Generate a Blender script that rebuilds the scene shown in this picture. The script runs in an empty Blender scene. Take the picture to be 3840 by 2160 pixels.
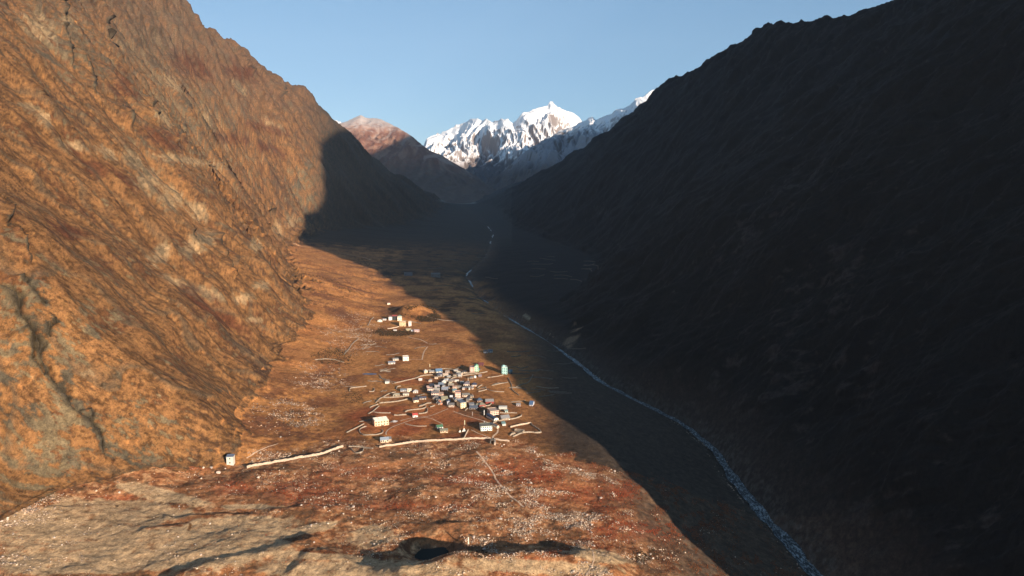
import bpy, math, random
import numpy as np
from mathutils import Vector, Matrix
from mathutils.bvhtree import BVHTree

R = math.radians
sc = bpy.context.scene
col = sc.collection

# ------------------------------------------------------------------ camera, sky, sun, exposure
F = 2560.0                      # focal length in pixels of the 3840 wide photograph
PITCH = math.atan((1080 - 740) / F)
cam_d = bpy.data.cameras.new('camera')
cam = bpy.data.objects.new('camera', cam_d)
col.objects.link(cam)
cam_d.sensor_width = 36.0
cam_d.lens = 36.0 * F / 3840.0
cam_d.clip_start = 1.0
cam_d.clip_end = 120000.0
cam.location = (0, 0, 0)
cam.rotation_euler = (R(90) - PITCH, 0, 0)
sc.camera = cam

SUN_AZ = R(40.0)                # the light travels up the valley and to the left
TAN = 0.225
SUN_EL = math.atan(TAN)
world = bpy.data.worlds.new('World')
sc.world = world
world.use_nodes = True
wn = world.node_tree.nodes
sky = wn.new('ShaderNodeTexSky')
sky.sky_type = 'NISHITA'
sky.sun_disc = False
sky.sun_elevation = SUN_EL
sky.sun_rotation = math.pi - SUN_AZ
sky.altitude = 2500.0
sky.air_density = 1.0
sky.dust_density = 0.3
sky.ozone_density = 2.6
wn['Background'].inputs['Strength'].default_value = 0.15
gam = wn.new('ShaderNodeGamma'); gam.inputs['Gamma'].default_value = 0.5
world.node_tree.links.new(sky.outputs['Color'], gam.inputs['Color'])
hsv = wn.new('ShaderNodeHueSaturation'); hsv.inputs['Saturation'].default_value = 1.45
world.node_tree.links.new(gam.outputs['Color'], hsv.inputs['Color'])
world.node_tree.links.new(hsv.outputs['Color'], wn['Background'].inputs['Color'])

sun_d = bpy.data.lights.new('sun', 'SUN')
sun_d.energy = 5.0
sun_d.angle = R(0.5)
sun_d.color = (1.0, 0.85, 0.69)
sun = bpy.data.objects.new('sun', sun_d)
col.objects.link(sun)
sun_dir = Vector((-math.sin(SUN_AZ), math.cos(SUN_AZ), -math.tan(SUN_EL))).normalized()
sun.rotation_euler = sun_dir.to_track_quat('-Z', 'Y').to_euler()

sc.view_settings.view_transform = 'Standard'
sc.view_settings.look = 'None'
sc.view_settings.exposure = 1.15
sc.view_settings.gamma = 1.0
sc.view_settings.use_curve_mapping = False
sc.cycles.use_denoising = True
sc.cycles.use_adaptive_sampling = True
sc.cycles.adaptive_threshold = 0.015
sc.cycles.max_bounces = 4
sc.cycles.diffuse_bounces = 2
sc.cycles.volume_bounces = 0

HAZE = 1.25e-5
# ------------------------------------------------------------------ numeric helpers
CP, SP = math.cos(PITCH), math.sin(PITCH)

def xe(px, py):
    """slope of the line of sight through a point of the photograph: x/y and z/y"""
    cx, cy = (px - 1920) / F, (1080 - py) / F
    d = CP + cy * SP
    return cx / d, (cy * CP - SP) / d

def ptd(px, py, y):
    X, E = xe(px, py)
    return X * y, y, E * y

rng0 = np.random.RandomState(7)
_P = rng0.permutation(512).astype(np.int32)
_P = np.concatenate([_P, _P, _P])
_G = rng0.normal(size=(512, 3)).astype(np.float32)
_G /= np.linalg.norm(_G, axis=1, keepdims=True)

def perlin(x, y, z=0.0):
    x = np.asarray(x, np.float32); y = np.asarray(y, np.float32); z = np.broadcast_to(np.asarray(z, np.float32), x.shape)
    xi = np.floor(x).astype(np.int32); yi = np.floor(y).astype(np.int32); zi = np.floor(z).astype(np.int32)
    xf = x - xi; yf = y - yi; zf = z - zi
    u = xf*xf*xf*(xf*(xf*6-15)+10); v = yf*yf*yf*(yf*(yf*6-15)+10); w = zf*zf*zf*(zf*(zf*6-15)+10)
    xi &= 511; yi &= 511; zi &= 511
    def g(dx, dy, dz):
        h = _P[_P[_P[xi+dx] + yi+dy] + zi+dz]
        q = _G[h]
        return q[..., 0]*(xf-dx) + q[..., 1]*(yf-dy) + q[..., 2]*(zf-dz)
    a = g(0,0,0); a += u*(g(1,0,0)-a)
    b = g(0,1,0); b += u*(g(1,1,0)-b)
    a += v*(b-a)
    c = g(0,0,1); c += u*(g(1,0,1)-c)
    d = g(0,1,1); d += u*(g(1,1,1)-d)
    c += v*(d-c)
    return (a + w*(c-a)) * 1.5

def fbm(x, y, z=0.0, o=4, gain=.5, lac=2.03):
    s = 0; a = 1.0; f = 1.0
    for i in range(o):
        s = s + a*perlin(x*f + 17.3*i, y*f + 5.1*i, (z*f if not np.isscalar(z) else z*f) + 9.7*i)
        a *= gain; f *= lac
    return s

def ridged(x, y, z=0.0, o=4, gain=.5, lac=2.1):
    s = 0; a = 1.0; f = 1.0; n = 0
    for i in range(o):
        s = s + a*(1 - np.abs(perlin(x*f + 31.7*i, y*f + 3.3*i, (z*f if not np.isscalar(z) else z*f) + 11.9*i))*1.6)
        n += a; a *= gain; f *= lac
    return s / n

def sm(a, b, x):
    t = np.clip((x - a) / (b - a), 0, 1)
    return t*t*(3 - 2*t)

# ------------------------------------------------------------------ the valley as a height function
RIV = [  # pixel, height
 (3060,2160,-398),(2960,2040,-394),(2850,1920,-390),(2760,1810,-386),(2680,1690,-381),(2560,1590,-377),(2440,1530,-373),
 (2380,1500,-371),(2260,1440,-365),(2150,1350,-357),(2000,1250,-340),(1900,1190,-331),(1799,1115,-311),(1746,1034,-285),
 (1822,958,-255),(1851,877,-210)]
rv = []
for px, py, z in RIV:
    X, E = xe(px, py)
    rv.append((z/E, X*z/E, z))
rv = [(300, rv[0][1]+10, -402), ] + rv + [(4600,-180,-175),(5600,-330,-130),(6600,-470,-85),(7600,-600,-52),(9500,-800,-20)]
rv = sorted(rv)
RY = np.array([r[0] for r in rv]); RX = np.array([r[1] for r in rv]); RZ = np.array([r[2] for r in rv])

# cross sections: y, then (x, z) of: left crest, steep foot, apron foot, middle, bank top, right foot, right crest
SEC = [
 (300,  (-1500, 950), (-470,-285), (-380,-298), (-60,-300), (110,-318), (355,-375), (1300, 780)),
 (520,  (-1500, 950), (-470,-285), (-380,-298), (-60,-300), (110,-318), (345,-372), (1250, 760)),
 (640,  (-1500, 950), (-450,-285), (-370,-297), (-60,-300), (115,-318), (335,-368), (1200, 740)),
 (700,  (-1500, 950), (-395,-285), (-345,-297), (-50,-300), (120,-318), (330,-365), (1180, 730)),
 (745,  (-1500, 950), (-320,-288), (-300,-296), (-40,-300), (120,-315), (330,-362), (1160, 720)),
 (870,  (-1500, 950), (-355,-279), (-275,-296), (-20,-298), (110,-312), (315,-355), (1150, 700)),
 (1130, (-1500, 950), (-398,-272), (-300,-293), (-20,-297), (100,-310), (275,-350), (1130, 680)),
 (1500, (-1560, 980), (-455,-256), (-330,-286), (-60,-290), (60,-302), (195,-325), (1110, 640)),
 (1900, (-1600,1000), (-600,-205), (-370,-276), (-150,-283), (-90,-292), (150,-285), (1090, 551)),
 (2300, (-1650,1060), (-760,-205), (-390,-266), (-260,-270), (-210,-275), (330,-248), (1065, 585)),
 (2800, (-1700,1120), (-930,-200), (-450,-254), (-260,-252), (-190,-262), (340,-225), (1043, 687)),
 (3300, (-1551, 957), (-1040,-185), (-560,-232), (-300,-232), (-170,-240), (250,-215), (1030, 735)),
 (3600, (-1533, 846), (-1000,-165), (-620,-212), (-320,-218), (-170,-228), (180,-200), (975, 707)),
 (3900, (-1431, 768), (-860,-160), (-600,-196), (-330,-208), (-180,-215), (120,-190), (928, 698)),
 (4200, (-1378, 693), (-680,-150), (-550,-176), (-350,-190), (-220,-198), (60,-175), (895, 672)),
 (4500, (-1246, 585), (-650,-135), (-540,-163), (-370,-176), (-250,-182), (20,-160), (860, 630)),
 (4700, (-1212, 489), (-640,-125), (-540,-152), (-380,-165), (-270,-172), (-10,-150), (820, 590)),
 (4900, (-1200, 446), (-630,-120), (-540,-145), (-390,-158), (-285,-165), (-30,-140), (780, 545)),
 (5100, (-1168, 352), (-620,-112), (-540,-138), (-400,-150), (-300,-155), (-50,-130), (735, 505)),
 (5300, (-1145, 292), (-610,-105), (-540,-128), (-410,-142), (-315,-146), (-70,-122), (660, 450)),
 (5700, (-1049, 200), (-600, -95), (-540,-112), (-440,-124), (-350,-128), (-110,-105), (480, 360)),
 (6200, (-860,   60), (-590, -80), (-550, -92), (-480,-102), (-400,-106), (-180, -84), (192, 217)),
 (6500, (-754,   -5), (-600, -65), (-570, -76), (-510, -88), (-440, -91), (-260, -72), (40, 120)),
 (6900, (-800,  -20), (-650, -50), (-620, -60), (-560, -72), (-480, -74), (-380, -60), (-300, -30)),
 (7600, (-1100,  40), (-800, -40), (-700, -45), (-620, -50), (-500, -48), (-380, -30), (-200, 60)),
 (9500, (-1700, 300), (-1200,-10), (-900, -20), (-800, -22), (-600, -15), (-400, 20), (200, 260)),
]
SY = np.log(np.array([s[0] for s in SEC], float))
SEC = [(s_[0], (s_[1][0], s_[1][1]+38)) + s_[2:7] + ((s_[7][0], s_[7][1]+(10 if s_[0] < 3000 else -6)),) for s_ in SEC]
YD = np.linspace(math.log(280), math.log(9600), 900)
def _smooth(a, k=9):
    w = np.hanning(k+2)[1:-1]; w /= w.sum()
    p = np.concatenate([np.full(k//2, a[0]), a, np.full(k//2, a[-1])])
    return np.convolve(p, w, 'valid')
KX = np.array([_smooth(np.interp(YD, SY, [s[1+i][0] for s in SEC]), 15) for i in range(7)])
KZ = np.array([_smooth(np.interp(YD, SY, [s[1+i][1] for s in SEC]), 15) for i in range(7)])
RXD = _smooth(np.interp(np.exp(YD), RY, RX), 9); RZD = _smooth(np.interp(np.exp(YD), RY, RZ), 9)

WAVE = 1.0
def knots(y):
    t = (np.log(np.clip(y, 285, 9500)) - YD[0]) / (YD[1] - YD[0])
    i = t.astype(int); f = t - i
    def L(a): return a[i]*(1-f) + a[i+1]*f
    kx = [L(KX[j]) for j in range(7)]; kz = [L(KZ[j]) for j in range(7)]
    rx = L(RXD); rz = L(RZD)
    wv = (22*np.sin(y/61.0) + 16*np.sin(y/27.0 + 1.3) + 9*np.sin(y/13.0 + .4)) * np.clip(y/1500, .35, 1.6) * np.clip((y-760)/200, 0, 1) * WAVE
    kx[1] = kx[1] - np.abs(wv)*.9; kx[2] = kx[2] + wv*.8
    kz[0] = kz[0] + (16*np.sin(y/83.0) + 12*np.sin(y/41.0+2) + 9*np.sin(y/19.0)) * np.clip((y-2500)/500, 0, 1) * WAVE
    hw = 8.0 + 0*y
    bl = np.minimum(22 + 0*y, 60)
    X = [kx[0]-1500, kx[0]-120, kx[0], kx[1], kx[2], kx[3], np.minimum(kx[4], rx-30), rx-hw-3, rx-hw, rx+hw, rx+hw+3, np.maximum(kx[5], rx+32), kx[6], kx[6]+110, kx[6]+1500]
    Z = [kz[0]-1500, kz[0]-90, kz[0], kz[1], kz[2], kz[3], kz[4], rz+5, rz-1.5, rz-1.5, rz+5, kz[5], kz[6], kz[6]-70, kz[6]-1300]
    return X, Z

def h_raw(x, y):
    X, Z = knots(y)
    h = Z[0] + 0*x
    for j in range(len(X)-1):
        d = np.maximum(X[j+1]-X[j], 1.0)
        t = (x - X[j]) / d
        h = np.where(t >= 0, Z[j] + np.clip(t, 0, 1)*(Z[j+1]-Z[j]), h)
    return h

def h_base(x, y):
    """smoothed cross sections"""
    s = np.clip(0.012*y, 5, 40)
    X, Z = knots(y)
    rx = (X[8] + X[9]) / 2
    s = s * np.clip(np.abs(x - rx) / 60, 0.08, 1)
    h = 0
    for k, w in ((-2, .1), (-1, .23), (0, .34), (1, .23), (2, .1)):
        h = h + w*h_raw(x + k*s, y)
    return h

def cast(px, py, y0=450, y1=9000, n=2500):
    """where the line of sight of a point of the photograph first meets the valley"""
    X, E = xe(px, py)
    ys = np.geomspace(y0, y1, n)
    h = h_land(X*ys, ys)
    k = np.where(h > E*ys)[0]
    y = ys[k[0]] if len(k) else y1
    return np.array([X*y, y, E*y])

def seg_dist(x, y, pl):
    """distance to a polyline in plan, signed by side (left of travel +), and position along it"""
    best = np.full(x.shape, 1e9); side = np.zeros(x.shape); tt = np.zeros(x.shape); acc = 0
    L = sum(math.hypot(b[0]-a[0], b[1]-a[1]) for a, b in zip(pl[:-1], pl[1:]))
    for a, b in zip(pl[:-1], pl[1:]):
        dx, dy = b[0]-a[0], b[1]-a[1]; l2 = dx*dx+dy*dy
        t = np.clip(((x-a[0])*dx + (y-a[1])*dy)/l2, 0, 1)
        ex, ey = x-(a[0]+t*dx), y-(a[1]+t*dy)
        d = np.hypot(ex, ey)
        m = d < best
        best = np.where(m, d, best)
        side = np.where(m, np.sign(dx*ey - dy*ex), side)
        tt = np.where(m, (acc + t*math.sqrt(l2))/L, tt)
        acc += math.sqrt(l2)
    return best, side, tt

h_land = h_base
# moraine ridges of the foreground: crest, height, width of the near and of the far side
RIDGES = [
 ([(560,2215),(720,2165),(850,2122),(1000,2088),(1120,2060),(1235,2015)], 6.5, 42, 9),
 ([(1120,2098),(1250,2112),(1350,2122),(1500,2138)], 4.0, 30, 7),
 ([(1380,2235),(1520,2195),(1640,2166),(1760,2138),(1900,2128),(2050,2134),(2200,2145),(2400,2175)], 15.0, 50, 18),
 ([(500,2003),(620,1992),(720,1972)], 2.2, 20, 5),
 ([(590,1940),(750,1936),(980,1930)], 2.4, 22, 5),
 ([(880,1782),(980,1776),(1100,1766)], 2.0, 18, 5),
 ([(150,1915),(300,1898),(470,1888)], 1.6, 18, 5),
 ([(1560,1955),(1700,1968),(1850,1960)], 1.4, 15, 5),
 ([(1000,1925),(1150,1905),(1290,1912)], 1.6, 18, 5),
 ([(520,2130),(700,2085),(800,2060)], 1.6, 16, 5),
]
RIDGES = [([tuple(cast(*p)[:2]) for p in pl], A, wn_, wf) for pl, A, wn_, wf in RIDGES]
PIT = cast(1612, 2042)
_sx, _sy = -math.sin(SUN_AZ), math.cos(SUN_AZ)

def h_feat(x, y):
    h = h_base(x, y)
    near = 1 - sm(760, 900, y + 0.15*x)
    wob = 9*perlin(x/38, y/38, 3.3) + 3*perlin(x/11, y/11, 8.1)
    for pl, A, wn_, wf in RIDGES:
        d, s, t = seg_dist(x + wob*.6, y + wob, pl)
        w = np.where(s > 0, wf, wn_)
        prof = np.where(s > 0, np.exp(-(d/wf)**2), np.exp(-(d/wn_)**1.5))
        env = sm(0, .12, t) * (1 - sm(.88, 1, t))
        prof = prof * np.where((t <= 0) | (t >= 1), 0, env)
        h = h + A*prof*(.85 + .3*perlin(x/55, y/55, 1.7))
    # hollow with the pond
    ex = (x - PIT[0] - 1) / 31.0; ey = (y - PIT[1]) / 30.0
    r = np.sqrt(ex*ex + ey*ey) * (1 + .16*perlin(x/28, y/28, 5.5))
    h = h - 9.5*(1 - sm(.35, 1.0, r))
    # debris surface
    pl = sm(-480, -380, x) * (1 - sm(190, 330, x)) + .0*y
    amp = near * pl
    h = h + amp*(2.4*fbm(x/55, y/70, 2.2, 3) + 3.0*perlin(x/70, y/60, 9.2)*sm(0, -150, x) + .9*fbm(x/17, y/12, 4.2, 2))
    pl2 = (1 - near) * (1 - sm(3500, 5000, y)) * sm(-900, -300, x) * (1 - sm(100, 300, x))
    h = h + pl2*(2.0*fbm(x/90, y/60, 7.2, 3)) * sm(1200, 1700, y) + pl2*.35*fbm(x/16, y/16, 1.2, 2)
    # wooded knoll behind the upper hamlet
    return h

KN = None
def h_land(x, y):
    h = h_feat(x, y)
    if KN is not None:
        ex = (x - KN[0]) / 42.0; ey = (y - KN[1]) / 60.0
        h = h + 24*np.exp(-(ex*ex + ey*ey)**1.3)
    return h
KN = cast(1545, 1178)

# ------------------------------------------------------------------ the mesh of the valley
NC, NR = 1180, 1080
XC = np.concatenate([np.linspace(-1.35, -.815, 50)[:-1], np.linspace(-.815, .815, NC), np.linspace(.815, 1.35, 50)[1:]])
fy = np.geomspace(300, 9300, 1500)
cidx = np.arange(0, len(XC), 8)
if cidx[-1] != len(XC)-1: cidx = np.append(cidx, len(XC)-1)
CW = []
WAVE = 0.0
for j in cidx:
    hh = h_base(XC[j]*fy, fy)
    E = hh / fy
    dE = np.diff(E)
    w = np.where(dE > 0, dE, np.minimum(-dE, .0004))*683 + np.diff(np.log(fy))*110
    vis = sm(.03, .006, np.maximum.accumulate(E)[1:] - E[1:])
    w = w*vis + (1-vis)*np.diff(np.log(fy))*300
    CW.append(np.concatenate([[0], np.cumsum(w)]) / w.sum())
CW = np.array(CW); WAVE = 1.0
k = np.hanning(33)[1:-1]; k /= k.sum()
pad = np.vstack([CW[:1]]*15 + [CW] + [CW[-1:]]*15)
CW = sum(k[i]*pad[i:i+len(CW)] for i in range(31))
rows = np.linspace(0, 1, NR)
YS = np.array([np.interp(rows, c, fy) for c in CW])
Y = np.array([np.interp(XC, XC[cidx], YS[:, r]) for r in range(NR)])      # rows x columns
X = XC[None, :] * Y
H = h_land(X.ravel(), Y.ravel()).reshape(X.shape)

# what casts the shade: the range on the right, whose crest bounds the lit part of the valley
EDGE = [(2500,1960),(2330,1850),(2110,1650),(1950,1480),(1800,1280),(1700,1170),(1500,1060),(1400,1010),(1250,955),(1110,895),(1118,850),(1130,800),(1205,690),(1165,590),(1185,500),(1225,470)]
_e = []
for p in EDGE:
    q = cast(*p)
    _e.append((math.cos(SUN_AZ)*q[0] + math.sin(SUN_AZ)*q[1], q[2] + TAN*(_sx*q[0] + _sy*q[1])))
for i in range(1, len(_e)):
    if _e[i][0] < _e[i-1][0] + 8: _e[i] = (_e[i-1][0] + 8, _e[i][1])
    if _e[i][1] < _e[i-1][1]: _e[i] = (_e[i][0], _e[i-1][1] + 5)
print('EDGE', [(round(a), round(b)) for a, b in _e])
VU = np.array([(-4000,-2600),(300,-1100),(480,-620),(530,-330)] + [e for e in _e if e[0] > 535] + [(2500,1650),(4065,2240),(5200,2800),(8000,3100),(13000,3500)], float)
def v_shade(x, y):
    u = math.cos(SUN_AZ)*x + math.sin(SUN_AZ)*y
    a = _sx*x + _sy*y
    return np.interp(u, VU[:,0], VU[:,1]) - TAN*a
lim = v_shade(X, Y) - 25
out = sm(.80, .95, XC)[None, :]
H = np.where(out > 0, H*(1-out) + out*np.minimum(H, lim), H)

def vnormals(X, Y, H):
    P = np.stack([X, Y, H], -1)
    du = np.gradient(P, axis=1); dv = np.gradient(P, axis=0)
    n = np.cross(du, dv); n /= np.linalg.norm(n, axis=-1, keepdims=True) + 1e-9
    n[n[..., 2] < 0] *= -1
    return n
N0 = vnormals(X, Y, H)
steep = sm(.22, .55, np.hypot(N0[..., 0], N0[..., 1]))
left = (X < -100) & True
PXY = None
def to_px(X, Y, Z):
    E = Z/np.maximum(Y, 1); XX = X/np.maximum(Y, 1)
    den = CP - E*SP                      # depth along the view axis over y
    cy = (E*CP + SP)/den
    cx = XX/den
    return 1920 + F*cx, 1080 - F*cy
QX, QY = to_px(X, Y, H)

def unit(v):
    v = np.array(v, float); return v/np.linalg.norm(v)
DL = unit((.54, .49, -.69)); NL = unit((.8, -.1, .6)); BL = unit(np.cross(DL, NL)); NL = np.cross(BL, DL)
DR = unit((-.45, .55, -.50)); NR_ = unit((-.75, -.2, .65)); BR = unit(np.cross(DR, NR_)); NR_ = np.cross(BR, DR)
def axes(D, B, N): return tuple(X*v[0] + Y*v[1] + H*v[2] for v in (D, B, N))
aL, bL, cL = axes(DL, BL, NL)
aR, bR, cR = axes(DR, BR, NR_)
LM = sm(-150, -260, X) if False else (X < -60)
wx = 26*fbm(X/150, Y/150, H/150, 2); 
aa = np.where(LM, aL, aR) ; bb = np.where(LM, bL, bR) + wx; cc = np.where(LM, cL, cR)
n_big = fbm(X/330, Y/330, H/330, 3)
n_bed = ridged(aa/260, bb/62, cc/90, 4, .55)
n_bed2 = ridged(aa/70 + 40, bb/17, cc/30, 3, .55)
n_fine = fbm(X/15, Y/15, H/15, 3, .6)
n_gul = ridged(Y/190 + wx/200, X/900, H/1100, 3)          # gullies down the fall line
n_gul2 = ridged(Y/60 + wx/90, X/300, H/340 + 7, 3)
far = sm(2600, 4200, Y)
rfoot = sm(150, 420, X + 0*Y)
disp = steep*(np.where(LM, 24, 34)*n_big + np.where(LM, 3, 20)*(n_bed-.55) + np.where(LM, 1.2, 4.5)*(n_bed2-.55) + LM*3*fbm(X/70, Y/70, H/70, 3) + np.where(LM, .7, 1.5)*n_fine + np.where(LM, 18, 42)*(n_gul-.6) + np.where(LM, 2.5, 15)*(n_gul2-.6))
disp *= sm(-200, -330, X) + .8*sm(20, 110, X - np.interp(np.log(Y), YD, RXD))
# crags along the left skyline
crag = steep*sm(150, 600, H)
disp += crag*np.where(LM, 42, 34)*(ridged(X/130, Y/130, H/170, 4, .6) - .62)

CRACKS = [
 [(179,-20),(205,50),(214,75),(226,110),(238,139),(250,172),(258,199),(270,235),(290,268)],
 [(420,55),(397,90),(400,139),(410,170),(422,199),(442,243)],
 [(298,199),(318,240),(343,283),(348,343),(358,368),(373,388),(397,412)],
 [(465,388),(475,437),(492,492)], [(549,397),(571,447),(591,492)], [(698,467),(705,500)], [(633,529),(646,561)],
 [(708,849),(720,889),(733,919),(748,953)],
 [(805,864),(825,919),(840,968),(855,1018),(877,1063)],
 [(20,800),(5,864)],
 [(25,869),(50,885),(75,909),(94,968),(117,998)], [(94,1028),(99,1068),(139,1112),(174,1147)],
 [(-20,1060),(30,1090),(60,1127),(75,1182),(99,1242),(144,1296),(150,1350),(169,1406),(210,1440),(248,1490),(268,1544),(318,1584),(348,1614),(383,1654),(407,1718)],
 [(219,1197),(190,1220),(179,1240),(179,1271)], [(348,1520),(348,1574),(378,1629)], [(1011,765),(1019,804)],
 [(905,210),(925,250),(950,275)], [(1015,290),(1030,330),(1045,380)], [(100,1242),(120,1300),(114,1361),(160,1420)],
]
cdep = np.zeros_like(H); crock = np.zeros_like(H)
for ci, pl in enumerate(CRACKS):
    p3 = np.array([cast(*p) for p in pl])
    ym = p3[:, 1].mean()
    wd = 6.0*ym/2560 * (1.5 if ci == 12 else 1.0)
    lo = p3.min(0) - 90; hi = p3.max(0) + 90
    m = (X > lo[0]) & (X < hi[0]) & (Y > lo[1]) & (Y < hi[1]) & (H > lo[2]) & (H < hi[2])
    if not m.any(): continue
    # in the picture's plan: signed distance measured in the plane of the face
    P = np.stack([X[m], Y[m], H[m]], -1)
    e1 = unit((.0, 1, 0)); e2 = unit((-.62, 0, .78))
    A2 = p3 @ np.stack([e1, e2], 1); Q = P @ np.stack([e1, e2], 1)
    jit = wd*(1.5*perlin(P[:,0]/26, P[:,1]/26, P[:,2]/26) + .9*perlin(P[:,0]/8, P[:,1]/8, P[:,2]/8))
    d, s, t = seg_dist(Q[:, 0] + jit, Q[:, 1], [tuple(v) for v in A2])
    env = sm(-.01, .1, t)*(1 - sm(.9, 1.01, t)); env = np.where((t <= 0) | (t >= 1), 0, env)
    # s > 0 lies on the up-valley side of a line drawn downward
    up = np.where(s < 0, np.exp(-d/(wd*8)) , -1.0*np.exp(-(d/(wd*1.3))**2))
    cdep[m] += env*up*wd*5.0
    crock[m] = np.maximum(crock[m], env*np.exp(-(d/(wd*1.1))**2))
saw = (bb/74 + .9*n_big + .5*fbm(X/90, Y/90, H/90, 2)); saw = saw - np.floor(saw)
disp += steep*LM*5.0*(saw**2.5)*sm(-.25, .25, fbm(aa/260, bb/120, cc/120 + 3, 2))
footm = sm(.25, .98, steep)
disp = np.where(LM, np.where(disp < 0, disp*footm**3, disp), disp)
hf = H - np.interp(np.log(Y), YD, KZ[2])
disp = np.where(LM, disp*sm(2, 42, hf), disp)
disp += cdep*steep*sm(-5, 25, hf)
P = np.stack([X, Y, H], -1) + N0*disp[..., None]
# loose debris on the near ground
flat = 1 - steep
nearg = flat*(1 - sm(850, 1100, Y))
P[..., 2] += nearg*.42*fbm(X/4.2, Y/4.2, 0.5, 2) * (1 - sm(700, 800, Y + .1*X)*.7)

# ------------------------------------------------------------------ what grows and lies where
def lin(r, g, b):
    f = lambda c: ((c/255 + .055)/1.055)**2.4 if c > 10 else c/255/12.92
    return np.array([f(r), f(g), f(b)])
QX, QY = to_px(P[..., 0], P[..., 1], P[..., 2])
def blobs(L):
    o = np.zeros_like(QX)
    for px, py, rx, ry, *rot in L:
        a = R(rot[0]) if rot else 0
        dx, dy = QX-px, QY-py
        u = (dx*math.cos(a) + dy*math.sin(a))/rx; v = (-dx*math.sin(a) + dy*math.cos(a))/ry
        o = np.maximum(o, np.exp(-(u*u + v*v)))
    return o
def mixc(c, m, d):
    return c + (d - c)*np.clip(m, 0, 1)[..., None]

K = 1.0
n1 = fbm(X/60, Y/60, H/60 + 3, 4, .6)
n2 = fbm(aa/70, bb/14, cc/14, 4, .65)
n3 = fbm(aa/22, bb/5, cc/5 + 9, 3, .7)
n4 = fbm(X/9, Y/9, H/9 + 5, 3, .7)
n5 = fbm(X/240 + 5, Y/240, H/240, 3)
n6 = fbm(Y/26 + wx/60, H/90, X/90, 3, .6)                     # vertical streaks on cliffs
gold, gold2, rust, bush = lin(154,110,70), lin(118,84,54), lin(104,66,44), lin(84,62,48)
grey, grey2, pale, mauve = lin(138,120,92), lin(100,90,74), lin(196,164,124), lin(118,92,74)
SH = P.shape[:2]
C = np.zeros(SH + (3,)) + gold
C = mixc(C, .9*sm(-.22, .28, .45*n2 + .7*n3 + .3*n4), gold2)
C = mixc(C, .28*sm(.25, .5, n4 - .5*n3), lin(190,142,90))
C = mixc(C, .7*sm(.25, .55, n1 + .3*n2 + .5*n4), rust)
C = mixc(C, .6*sm(.1, .5, n3 + .6*n4), gold2*.6)
C = mixc(C, .8*sm(.35, .75, n5 + .45*n2 + .3*n3), bush)
# rock showing through the grass
up = sm(200, 900, H)
rk = n2*.55 + n3*.55 + .35*n1 + .7*blobs([(120,1420,330,420),(60,1750,300,260),(500,1640,170,150),(560,180,260,260,55),(700,420,300,200,40),(250,120,260,180,40),(1150,700,90,140)]) \
     + .3*(.62 - n_bed) + .25*up + 1.2*crock
rk = sm(.52, .82, rk)
C = mixc(C, rk*steep, grey + (grey2-grey)*sm(-.3, .5, n6)[..., None])
# high slopes are browner and duller
C = mixc(C, .7*sm(120, 760, H + 90*n1)*steep, mauve*.9)
# pale cliffs with dark streaks
pb = blobs([(280,545,70,26,15),(400,570,60,26,20),(500,600,60,30,25),(560,680,60,60,45),(640,740,75,50,45),(740,790,60,45,40),(740,915,45,80,60),(600,960,40,70,60),
            (165,440,50,28,50),(110,400,50,20,20),(610,440,60,20,45),(770,440,22,70,-20),(840,520,14,50,-15),(650,1050,60,22,20),(780,1100,80,26,15),(960,920,30,30),(1045,860,22,40,-20),
            (150,110,50,90,-45),(260,80,50,25,45),(910,1120,50,30),(980,1070,40,20),(330,1400,40,18),(700,600,200,20,10),(640,310,60,20,40),(1090,830,20,30), (950,1200,40,16),(1020,470,60,20,20),(900,330,50,16,40)])
C = mixc(C, sm(.42, .8, pb + .5*n3 + .35*n6)*sm(.1,.5,pb)*.7, pale)
C = mixc(C, sm(.05, .5, n6 + .3*n3)*sm(.25, .6, pb)*.75, grey2)
# dark red heath in hollows of the upper face
C = mixc(C, .8*sm(.45, .9, blobs([(720,250,120,60,35),(900,270,90,45,25),(1000,480,120,25,12),(380,640,150,40,30),(460,320,80,50,60),(620,520,120,50,25),(870,520,120,30,10),(260,870,120,40,25),(760,1130,130,40,35),(850,1200,120,40,35),(1020,560,120,30,20)]) + .5*n2), lin(98,56,38))
C = mixc(C, crock*.85, lin(52,46,38))  # shade inside the cracks, put into the colour

C = mixc(C, .5*sm(.80, .97, saw)*steep, grey2)
C = C*.80
# valley floor and talus
floor = flat * 1.0
cF = np.zeros_like(C) + lin(186,128,76)
cF = mixc(cF, sm(-.4, .5, n1 + .3*n4), lin(160,104,62))
cF = mixc(cF, .7*sm(.1, .6, n5 + .3*n1 + .2*n4), lin(128,84,52))
talus = sm(0, 1, blobs([(1330,1000,260,160,35),(1150,1300,200,160)]))
cF = mixc(cF, .8*talus*sm(-.35, .25, n2 + .5*n5), lin(186,126,76))
cF = mixc(cF, .85*blobs([(1420,1010,160,40,25),(1330,1090,150,40,30),(1250,1150,150,30,35),(1080,1560,200,110),(1230,1420,120,60)])*sm(-.4, .3, n4 + n1), lin(108,70,52))
# smooth cropped meadows of the village
mead = blobs([(1640,1560,190,50),(1450,1560,170,40),(1560,1690,260,30),(1500,1545,180,25),(1560,1430,110,20),(1480,1600,170,40),(1750,1650,120,30)])
cF = mixc(cF, .9*sm(.3, .7, mead + .1*n1), lin(176,106,64) + (lin(150,82,50)-lin(176,106,64))*sm(-.2,.5,n1)[..., None])
core = blobs([(1670,1455,95,50),(1800,1530,110,40),(1700,1395,90,18)])
cF = mixc(cF, .7*sm(.25, .7, core + .3*n4), lin(112,84,62)*(1 + .5*np.clip(n4 + n1, -1, 1))[..., None])
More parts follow.
